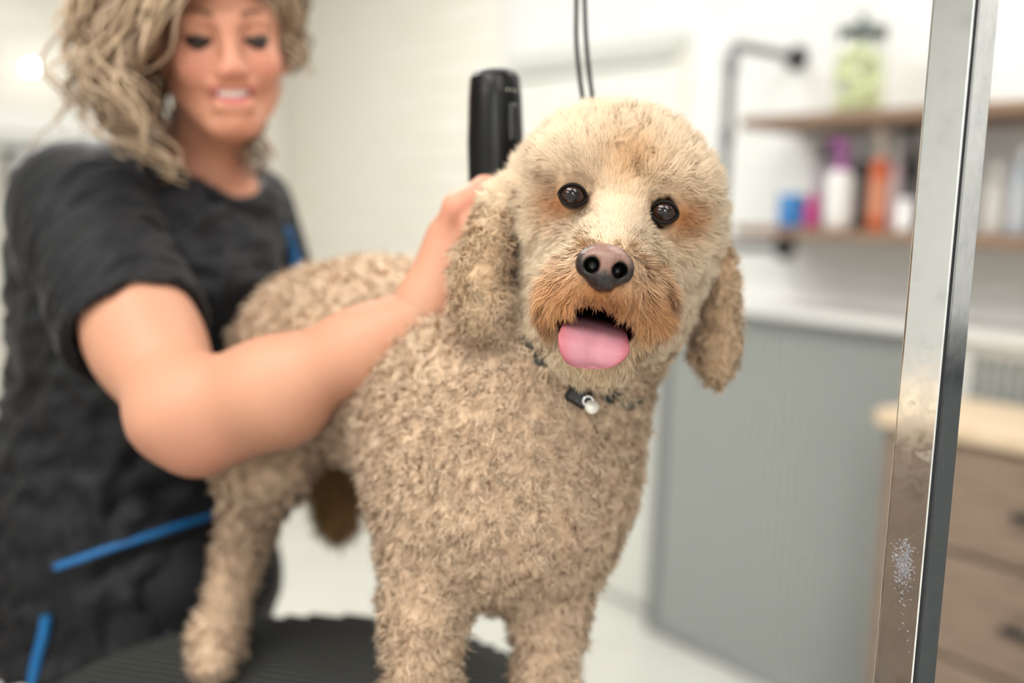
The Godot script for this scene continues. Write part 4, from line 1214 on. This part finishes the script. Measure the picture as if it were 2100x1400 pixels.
func build_dog() -> void:
	na.seed = 3; na.frequency = 0.055; na.noise_type = FastNoiseLite.TYPE_SIMPLEX_SMOOTH; na.fractal_type = FastNoiseLite.FRACTAL_FBM; na.fractal_octaves = 2
	nb.seed = 9; nb.frequency = 0.11; nb.noise_type = FastNoiseLite.TYPE_SIMPLEX_SMOOTH; nb.fractal_type = FastNoiseLite.FRACTAL_FBM; nb.fractal_octaves = 2
	hb = cam_b * Basis(Vector3.BACK, deg_to_rad(-11.0))
	ho = at(1262, 470, 0.87)
	eye_l = at(1174, 402, 0.813); eye_r = at(1362, 437, 0.818)
	nose_p = at(1241, 545, 0.742)
	var base := table_c + Vector3(0, TABLE_Y, 0)
	var dog := thing("dog", "curly cream dog with a rust muzzle and its tongue out standing on the round table", "dog", base)
	var T0 := Time.get_ticks_msec()
	var f := dog_field()
	var m := mesh_all(f, 0.005)
	# curls lie in soft lumps
	var lump := FastNoiseLite.new(); lump.seed = 51; lump.frequency = 1.0; lump.noise_type = FastNoiseLite.TYPE_SIMPLEX_SMOOTH; lump.fractal_octaves = 2
	for i in m[0].size():
		var p: Vector3 = m[0][i]
		var hd := (p - at(1258, 480, 0.86)).length()
		var amp := lerpf(0.0008, 0.0032, smoothstep(0.09, 0.125, hd))
		if p.distance_to(at(1232, 600, 0.79)) < 0.06: amp = 0.0
		m[0][i] = p + m[1][i] * (lump.get_noise_3dv(p * 62.0) * amp * 1.6)
	m[1] = normals_of(m[0], m[2])
	var V: PackedVector3Array = m[0]; var N: PackedVector3Array = m[1]; var cnt := V.size()
	# ---- what grows where
	var region := PackedInt32Array(); region.resize(cnt)      # 0 body, 1 head, 2 muzzle, 3 ear, 4 tail
	var att := {"len": PackedFloat32Array(), "dir": PackedVector3Array(), "wid": PackedFloat32Array(), "curl": PackedFloat32Array(), "den": PackedFloat32Array(), "lift": PackedFloat32Array(), "clump": PackedFloat32Array(), "root": PackedColorArray(), "tip": PackedColorArray()}
	var AL := PackedFloat32Array(); AL.resize(cnt); var AD := PackedVector3Array(); AD.resize(cnt); var AW := AL.duplicate(); var AC := AL.duplicate(); var AN := AL.duplicate(); var AI := AL.duplicate(); var AK := AL.duplicate()
	var AR := PackedColorArray(); AR.resize(cnt); var AT := AR.duplicate(); var skin := AR.duplicate()
	var down := -hb.y
	var naso := at(1264, 440, 0.80)
	var mz_l := at(1150, 612, 0.774); var mz_r := at(1336, 622, 0.774); var lipm := at(1232, 640, 0.75)
	var stain_l := at(1146, 420, 0.824); var stain_r := at(1398, 447, 0.825)
	var crown := at(1285, 345, 0.82)
	var mouth := at(1222, 672, 0.775); var chin := at(1222, 745, 0.79)
	var tail0 := at(668, 800, 1.36); var tail1 := at(686, 1070, 1.40)
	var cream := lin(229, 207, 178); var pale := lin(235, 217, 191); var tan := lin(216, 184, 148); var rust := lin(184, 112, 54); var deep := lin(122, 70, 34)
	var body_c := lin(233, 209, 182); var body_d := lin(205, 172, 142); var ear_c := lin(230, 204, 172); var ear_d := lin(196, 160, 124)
	var earl := at(990, 560, 0.880); var earr := at(1472, 650, 0.93)
	for i in cnt:
		var p := V[i]; var n := N[i]
		var q := (p - ho) * hb
		var qe := (p - earl) * hb; var qf := (p - earr) * hb
		var is_ear := (absf(qe.x) < 0.034 and qe.y > -0.062 and qe.y < 0.06 and qe.z > -0.04 and qe.z < 0.05 and qe.x < 0.022 + qe.y * 0.12) or (qf.x > -0.026 + qf.y * -0.02 and absf(qf.x) < 0.05 and absf(qf.y) < 0.085 and absf(qf.z) < 0.045)
		var is_head := (p - at(1258, 480, 0.89)).length() < 0.115 or q.z > 0.02 and q.length() < 0.16
		if is_head and q.z < -0.03 and q.y < -0.06: is_head = false
		var mot := 0.5 + 0.5 * na.get_noise_3dv(p * 420.0)
		var g := Vector3.ZERO
		if is_ear:
			region[i] = 3
			g = down * 0.9
			AL[i] = 0.014; AI[i] = 0.75; AW[i] = 0.0008; AC[i] = 3.2; AN[i] = 900000.0; AK[i] = 0.9
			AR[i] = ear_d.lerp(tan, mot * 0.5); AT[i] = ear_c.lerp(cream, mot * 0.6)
		elif is_head:
			region[i] = 1
			g = (p - naso); g = (g - n * g.dot(n)).normalized() * 0.8 + down * 0.05
			AL[i] = 0.0175; AI[i] = 0.68; AW[i] = 0.00065; AC[i] = 0.85; AN[i] = 1500000.0; AK[i] = 0.62
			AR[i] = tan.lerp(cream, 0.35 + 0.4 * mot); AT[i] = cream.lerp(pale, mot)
			# lower half of the face
			var low := soft(-0.005, -0.035, q.y)
			AL[i] = lerpf(AL[i], 0.0125, low); AI[i] = lerpf(AI[i], 0.6, low); AK[i] = lerpf(AK[i], 0.4, low)
			AT[i] = AT[i].lerp(pale, low * 0.6); AR[i] = AR[i].lerp(cream, low * 0.6)
			g += down * low * 0.35
			# bridge between the eyes
			var br := near_to(p, naso, 0.034)
			var br2 := near_to(p, at(1252, 490, 0.775), 0.026)
			var bb := maxf(br, br2)
			AL[i] = lerpf(AL[i], 0.006, clampf(bb * 1.3, 0, 1)); AI[i] = lerpf(AI[i], 0.3, bb); AK[i] = lerpf(AK[i], 0.15, bb); AC[i] = lerpf(AC[i], 0.4, bb); AT[i] = AT[i].lerp(pale, bb * 0.7); AR[i] = AR[i].lerp(cream, bb)
			# crown patch, brow
			var cr := near_to(p, crown, 0.024)
			AT[i] = AT[i].lerp(lin(214, 172, 126), cr * 0.95); AR[i] = AR[i].lerp(lin(196, 150, 104), cr * 0.9)
			# round the eyes
			for e in [[eye_l, stain_l], [eye_r, stain_r]]:
				var de: float = (p - e[0]).length()
				var ne := 1.0 - soft(0.013, 0.027, de)
				AL[i] = lerpf(AL[i], 0.0035, ne); AI[i] = lerpf(AI[i], 0.25, ne); AK[i] = lerpf(AK[i], 0.15, ne)
				if de < 0.0114: AN[i] = 0.0
				var away: Vector3 = p - e[0]; away -= n * away.dot(n)
				g = g.lerp(away.normalized() + down * 0.3, ne)
				var st: float = near_to(p, e[1], 0.0165)
				AT[i] = AT[i].lerp(lin(192, 128, 76), clampf(st * 0.9, 0, 1)); AR[i] = AR[i].lerp(rust.lerp(deep, 0.4), clampf(st, 0, 1))
				var rim: float = near_to(p, e[0], 0.0165)
				AT[i] = AT[i].lerp(lin(170, 120, 84), rim * 0.8); AR[i] = AR[i].lerp(deep, rim * 0.8)
			# muzzle
			var mz := clampf(1.1 * near_to(p, mz_l, 0.033) + 1.1 * near_to(p, mz_r, 0.033) + near_to(p, lipm, 0.026), 0, 1)
			if mz > 0.22 and q.y < -0.02 and q.z > 0.045:
				region[i] = 2
			var dnose := (p - nose_p).length()
			var away2 := p - nose_p; away2 -= n * away2.dot(n)
			g = g.lerp(away2.normalized() * 0.75 + down * 0.75, mz)
			AL[i] = lerpf(AL[i], 0.021, mz); AI[i] = lerpf(AI[i], 0.28, mz); AC[i] = lerpf(AC[i], 0.9, mz); AK[i] = lerpf(AK[i], 0.42, mz); AW[i] = lerpf(AW[i], 0.0006, mz)
			AT[i] = AT[i].lerp(lin(206, 142, 80).lerp(tan, 0.05 + 0.4 * mot), mz * 0.88); AR[i] = AR[i].lerp(rust.lerp(deep, 0.25), mz * 0.9)
			for e in [at(1124, 645, 0.79), at(1364, 648, 0.792)]:
				var dk := near_to(p, e, 0.015)
				AT[i] = AT[i].lerp(lin(150, 88, 46), dk * 0.75); AR[i] = AR[i].lerp(deep, dk * 0.8)
			g = g.lerp(hb.y * 0.8 + hb.x * q.x * 14.0, clampf(bb * 1.2, 0, 1) * (1.0 - mz * 0.6))
			var top := soft(0.034, 0.022, dnose) 
			AL[i] = lerpf(AL[i], 0.0055, top)
			var lip := near_to(p, lipm, 0.022)
			AT[i] = AT[i].lerp(lin(128, 72, 42), lip * 0.85); AR[i] = AR[i].lerp(deep, lip * 0.8)
			AL[i] = lerpf(AL[i], 0.0095, lip * 0.8)
			# chin
			var ch := near_to(p, chin, 0.03)
			AL[i] = lerpf(AL[i], 0.009, ch); g = g.lerp(down, ch); AT[i] = AT[i].lerp(lin(222, 190, 150), ch * 0.7)
		else:
			region[i] = 0
			var far := p.distance_to(cam_o)
			g = Vector3.DOWN * 0.55
			AL[i] = 0.0135; AI[i] = 0.95; AW[i] = 0.0009; AC[i] = 3.0; AN[i] = 540000.0; AK[i] = 1.0
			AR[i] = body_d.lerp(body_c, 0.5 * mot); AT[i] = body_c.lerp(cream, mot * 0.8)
			if far > 1.08:
				AW[i] = 0.0026; AN[i] = 110000.0; AL[i] = 0.013
			var s := (tail1 - tail0); var h := clampf((p - tail0).dot(s) / s.length_squared(), 0, 1)
			if (p - tail0 - s * h).length() < 0.056 and p.y < tail0.y + 0.02:
				region[i] = 4
				AL[i] = 0.034; AI[i] = 0.5; AC[i] = 1.2; AK[i] = 0.4; AW[i] = 0.002; AN[i] = 160000.0; g = Vector3.DOWN * 1.2
				AR[i] = lin(112, 82, 50); AT[i] = lin(150, 118, 80)  # shade behind the body is put into the tail colours
		# nothing grows inside the mouth or under the nose pad
		var qm := (p - mouth) * hb
		var inside := (qm / Vector3(0.0330, 0.0195, 0.054)).length()
		skin[i] = AR[i].lerp(AT[i], 0.4)
		if inside < 1.0 and (p - mouth).dot(n) < 0.004:
			AN[i] = 0.0
			skin[i] = lin(30, 11, 11)
		if (p - nose_p).length() < 0.0185 and q.z > 0.08: AN[i] = 0.0; skin[i] = lin(60, 44, 40)
		for e in [eye_l, eye_r]:
			if (p - e).length() < 0.0132 and (p - e).dot(hb.z) > -0.004:
				skin[i] = lin(48, 30, 24)
				if (p - e).length() < 0.0119: AN[i] = 0.0
		g -= n * g.dot(n)
		AD[i] = g
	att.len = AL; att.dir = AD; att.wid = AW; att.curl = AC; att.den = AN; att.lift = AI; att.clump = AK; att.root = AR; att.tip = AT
	var inv := -base
	put("body", to_mesh(m, skin), M.hide, dog, inv)
	for r in [[0, "body_coat", "short tight cream curls over the body"], [1, "head_fur", "fluffy cream fur of the head"], [2, "muzzle_fur", "rust brown fur of the muzzle"], [3, "ear_fur", "curly tan fur of the ears"], [4, "tail_fur", "long tail hair coloured dark for the shade it hangs in"]]:
		var k: int = r[0]
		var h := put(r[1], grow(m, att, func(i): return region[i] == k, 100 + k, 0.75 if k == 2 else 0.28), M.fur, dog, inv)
		h.set_meta("kind", "stuff"); h.set_meta("label", r[2])
	for e in [eye_l, eye_r]: dog_eye(dog, e, inv)
	dog_nose(dog, inv)
	dog_tongue(dog, inv)
	dog_collar(dog, inv)

func dog_eye(dog: Node3D, c: Vector3, inv: Vector3) -> void:
	var gaze := ((cam_o + cam_b * Vector3(0.02, 0.05, 0)) - c).normalized()
	var R := 0.0112
	var V := PackedVector3Array(); var N := PackedVector3Array(); var I := PackedInt32Array(); var C := PackedColorArray()
	var b := Basis.looking_at(-gaze, hb.y)      # z axis along the gaze
	var nu := 40; var nv := 28
	for j in nv + 1:
		var th := PI * j / nv
		for i in nu + 1:
			var ph := TAU * i / nu
			var d := b * Vector3(sin(th) * cos(ph), sin(th) * sin(ph), cos(th))
			var bulge := 1.0 + 0.06 * (1.0 - smoothstep(0.3, 0.75, th))
			V.append(c + d * R * bulge); N.append(d)
			var a := rad_to_deg(th)
			var col := lin(10, 8, 9)
			if a > 21.0: col = lin(10, 8, 9).lerp(lin(48, 27, 17), smoothstep(23, 28, a))
			if a > 40.0: col = lin(48, 27, 17).lerp(lin(38, 22, 15), smoothstep(40, 50, a))
			if a > 53.0: col = lin(34, 22, 18)
			C.append(col)
	for j in nv:
		for i in nu:
			var k := j * (nu + 1) + i
			I.append_array([k, k + 1, k + nu + 1, k + 1, k + nu + 2, k + nu + 1])
	# keep the winding clockwise from outside
	if (V[I[2]+1] - V[nu + 1]).length() >= 0.0: pass
	var e := put("eye", to_mesh([V, N, I], C), M.eye, dog, inv)
	# black lids: an almond ring
	var st := fresh()
	var pts := []
	for k in 33:
		var a := TAU * k / 32.0
		var x := cos(a) * 0.0112; var y := signf(sin(a)) * pow(absf(sin(a)), 1.2) * (0.0088 if sin(a) > 0 else 0.0080)
		var z := sqrt(maxf(0.0121 * 0.0121 - x * x - y * y, 0.0000001))
		pts.append(c + b * Vector3(x, y, z) + inv)
	add_tube(st, smooth_path(pts, 2), 0.0014, 0.0014, 8)
	put("eyelid", commit(st), std(rgb(18, 12, 11), 0.6, 0.0, 0.3), e, -inv)
	e.get_child(0).position = Vector3.ZERO - inv
func commit(st: SurfaceTool) -> ArrayMesh:
	st.generate_normals(); return st.commit()

func dog_nose(dog: Node3D, inv: Vector3) -> void:
	var f := Field.new()
	var P := func(x: float, y: float, z: float) -> Vector3: return nose_p + hb * Vector3(x, y, z)
	f.ell(P.call(0, 0.004, -0.004), Vector3(0.0195, 0.0130, 0.017), hb, 0.008)
	f.ell(P.call(0, -0.0085, -0.003), Vector3(0.0125, 0.0105, 0.0145), hb, 0.008)
	for s in [-1, 1]:
		f.ell(P.call(s * 0.0145, -0.0015, -0.002), Vector3(0.0075, 0.0085, 0.0115), hb, 0.006)
	for s in [-1, 1]:
		f.cut_cap(P.call(s * 0.0112, -0.0018, 0.016), P.call(s * 0.0098, -0.0020, 0.002), 0.0062, 0.0050, 0.0035)
		f.cut_cap(P.call(s * 0.0112, -0.0038, 0.014), P.call(s * 0.0185, -0.0078, 0.006), 0.0040, 0.0020, 0.003)
	f.cut_cap(P.call(0, -0.003, 0.0150), P.call(0, -0.0195, 0.0115), 0.0004, 0.0011, 0.0025)
	var h := 0.00085
	var m := net(f, nose_p - Vector3.ONE * 0.028, nose_p + Vector3.ONE * 0.028, h)
	var C := PackedColorArray()
	for i in m[0].size():
		var q: Vector3 = (m[0][i] - nose_p) * hb
		var n: Vector3 = m[1][i] * hb
		var mt := 0.5 + 0.5 * na.get_noise_3dv(q * 6000.0)
		var c := lin(148, 114, 102).lerp(lin(124, 92, 82), mt)
		c = c.lerp(lin(40, 33, 33), smoothstep(0.0005, -0.0095, q.y))
		c = c.lerp(lin(40, 33, 33), smoothstep(0.0145, 0.020, Vector2(q.x, q.y * 1.15 - 0.003).length()))
		for s in [-1, 1]:
			var dn: float = minf((q - Vector3(s * 0.0108, -0.0019, q.z)).length(), 1.0)
			if q.z < 0.0105: c = c.lerp(lin(12, 8, 9), 1.0 - smoothstep(0.0054, 0.0084, dn))
		c = c.lerp(lin(28, 22, 22), (1.0 - smoothstep(0.0004, 0.0020, absf(q.x))) * smoothstep(-0.002, -0.007, q.y))
		C.append(c)
	put("nose", to_mesh(m, C), M.nose, dog, inv)

func dog_tongue(dog: Node3D, inv: Vector3) -> void:
	# a broad tongue that lies over the lower lip and hangs down, lofted along its midline
	var mid := smooth_path([at(1226, 660, 0.838), at(1222, 668, 0.805), at(1219, 687, 0.776), at(1217, 711, 0.7605), at(1215, 737, 0.757), at(1214.5, 754, 0.7595)], 8)
	var wid := [0.022, 0.024, 0.0268, 0.0278, 0.0225, 0.004]
	var th := [0.010, 0.010, 0.009, 0.0078, 0.0068, 0.0030]
	var V := PackedVector3Array(); var I := PackedInt32Array(); var C := PackedColorArray()
	var n := 40; var m := mid.size()
	for i in m:
		var t := float(i) / (m - 1)
		var d := (mid[mini(i + 1, m - 1)] - mid[maxi(i - 1, 0)]).normalized()
		var side := (hb.x - d * hb.x.dot(d)).normalized(); var up := side.cross(d).normalized() * -1.0
		if up.dot(hb.z + hb.y) < 0: up = -up
		var u := t * 5.0; var k := mini(int(u), 4); var fr := u - k
		var w := lerpf(wid[k], wid[k + 1], fr)
		if t > 0.5: w = 0.0282 * sqrt(maxf(1.0 - pow((t - 0.5) / 0.502, 2.0), 0.0005))
		var h := lerpf(th[k], th[k + 1], fr)
		for j in n:
			var a := TAU * j / n
			var x := cos(a); var y := sin(a)
			var px := signf(x) * pow(absf(x), 0.85) * w
			var py := signf(y) * pow(absf(y), 0.8) * h * 0.5
			if y > 0: py -= 0.0024 * exp(-pow(px / 0.004, 2.0)) * smoothstep(0.3, 0.6, t) * (1.0 - smoothstep(0.9, 1.0, t)); py += 0.0012 * smoothstep(0.5, 0.95, absf(px) / maxf(w, 0.001))
			V.append(mid[i] + side * px + up * py)
			var c := lin(180, 124, 135).lerp(lin(172, 100, 110), smoothstep(0.5, 1.0, absf(x)) )
			c = c.lerp(lin(170, 96, 104), smoothstep(0.85, 1.0, t) * 0.7)
			c = c.lerp(lin(180, 112, 122), (1.0 - smoothstep(0.1, 0.42, t)) * 0.6)
			C.append(c)
	for i in m - 1:
		for j in n:
			var a := i * n + j; var b := i * n + (j + 1) % n
			I.append_array([a, b, a + n, b, b + n, a + n])
	var N := normals_of(V, I)
	if N[n / 4].dot(hb.z + hb.y) < 0.0:
		for t in range(0, I.size(), 3):
			var x := I[t]; I[t] = I[t + 1]; I[t + 1] = x
		N = normals_of(V, I)
	put("tongue", to_mesh([V, N, I], C), M.tongue, dog, inv)

func dog_collar(dog: Node3D, inv: Vector3) -> void:
	# dark band round the lower neck with a buckle and a small pale tag
	var a := at(1205, 740, 0.94); var axis := (at(1225, 620, 0.935) - at(1080, 840, 0.97)).normalized()
	a = at(1168, 712, 0.947)
	var x := axis.cross(cam_b.z).normalized(); var z := x.cross(axis).normalized()
	var st := fresh()
	var n := 64; var R := 0.0885; var hw := 0.007
	for k in n:
		var p := []
		for t in [TAU * k / n, TAU * (k + 1) / n]:
			var dr: Vector3 = x * cos(t) + z * sin(t)
			p.append([a + dr * R, dr])
		for s in [[R, -hw, R, hw], [R, hw, R - 0.003, hw], [R - 0.003, hw, R - 0.003, -hw], [R - 0.003, -hw, R, -hw]]:
			var v0: Vector3 = a + p[0][1] * s[0] + axis * s[1] + inv; var v1: Vector3 = a + p[1][1] * s[0] + axis * s[1] + inv
			var v2: Vector3 = a + p[1][1] * s[2] + axis * s[3] + inv; var v3: Vector3 = a + p[0][1] * s[2] + axis * s[3] + inv
			quad(st, v0, v3, v2, v1)
	var c := obj("collar", st, std(rgb(36, 44, 44), 0.6), dog)
	var bp := at(1187, 812, 0.858)
	var sb := fresh(); add_box(sb, bp + inv, Vector3(0.022, 0.017, 0.010), hb * Basis(Vector3.BACK, -0.35), 0.003)
	obj("buckle", sb, M.black, c)
	var ring := fresh()
	var pts := []
	for k in 17: pts.append(at(1206, 822, 0.853) + hb * Vector3(cos(TAU * k / 16) * 0.0042, sin(TAU * k / 16) * 0.0042, 0) + inv)
	add_tube(ring, smooth_path(pts, 1), 0.0011, 0.0011, 8)
	obj("ring", ring, M.chrome, c)
	put("tag", lathe_mesh([Vector2(0, -0.001), Vector2(0.0058, -0.001), Vector2(0.0062, 0), Vector2(0.0058, 0.001), Vector2(0, 0.001)], 24), std(rgb(225, 222, 212), 0.35, 0.2), c, at(1214, 834, 0.852) + inv, hb * Basis(Vector3.RIGHT, PI / 2 - 0.2))
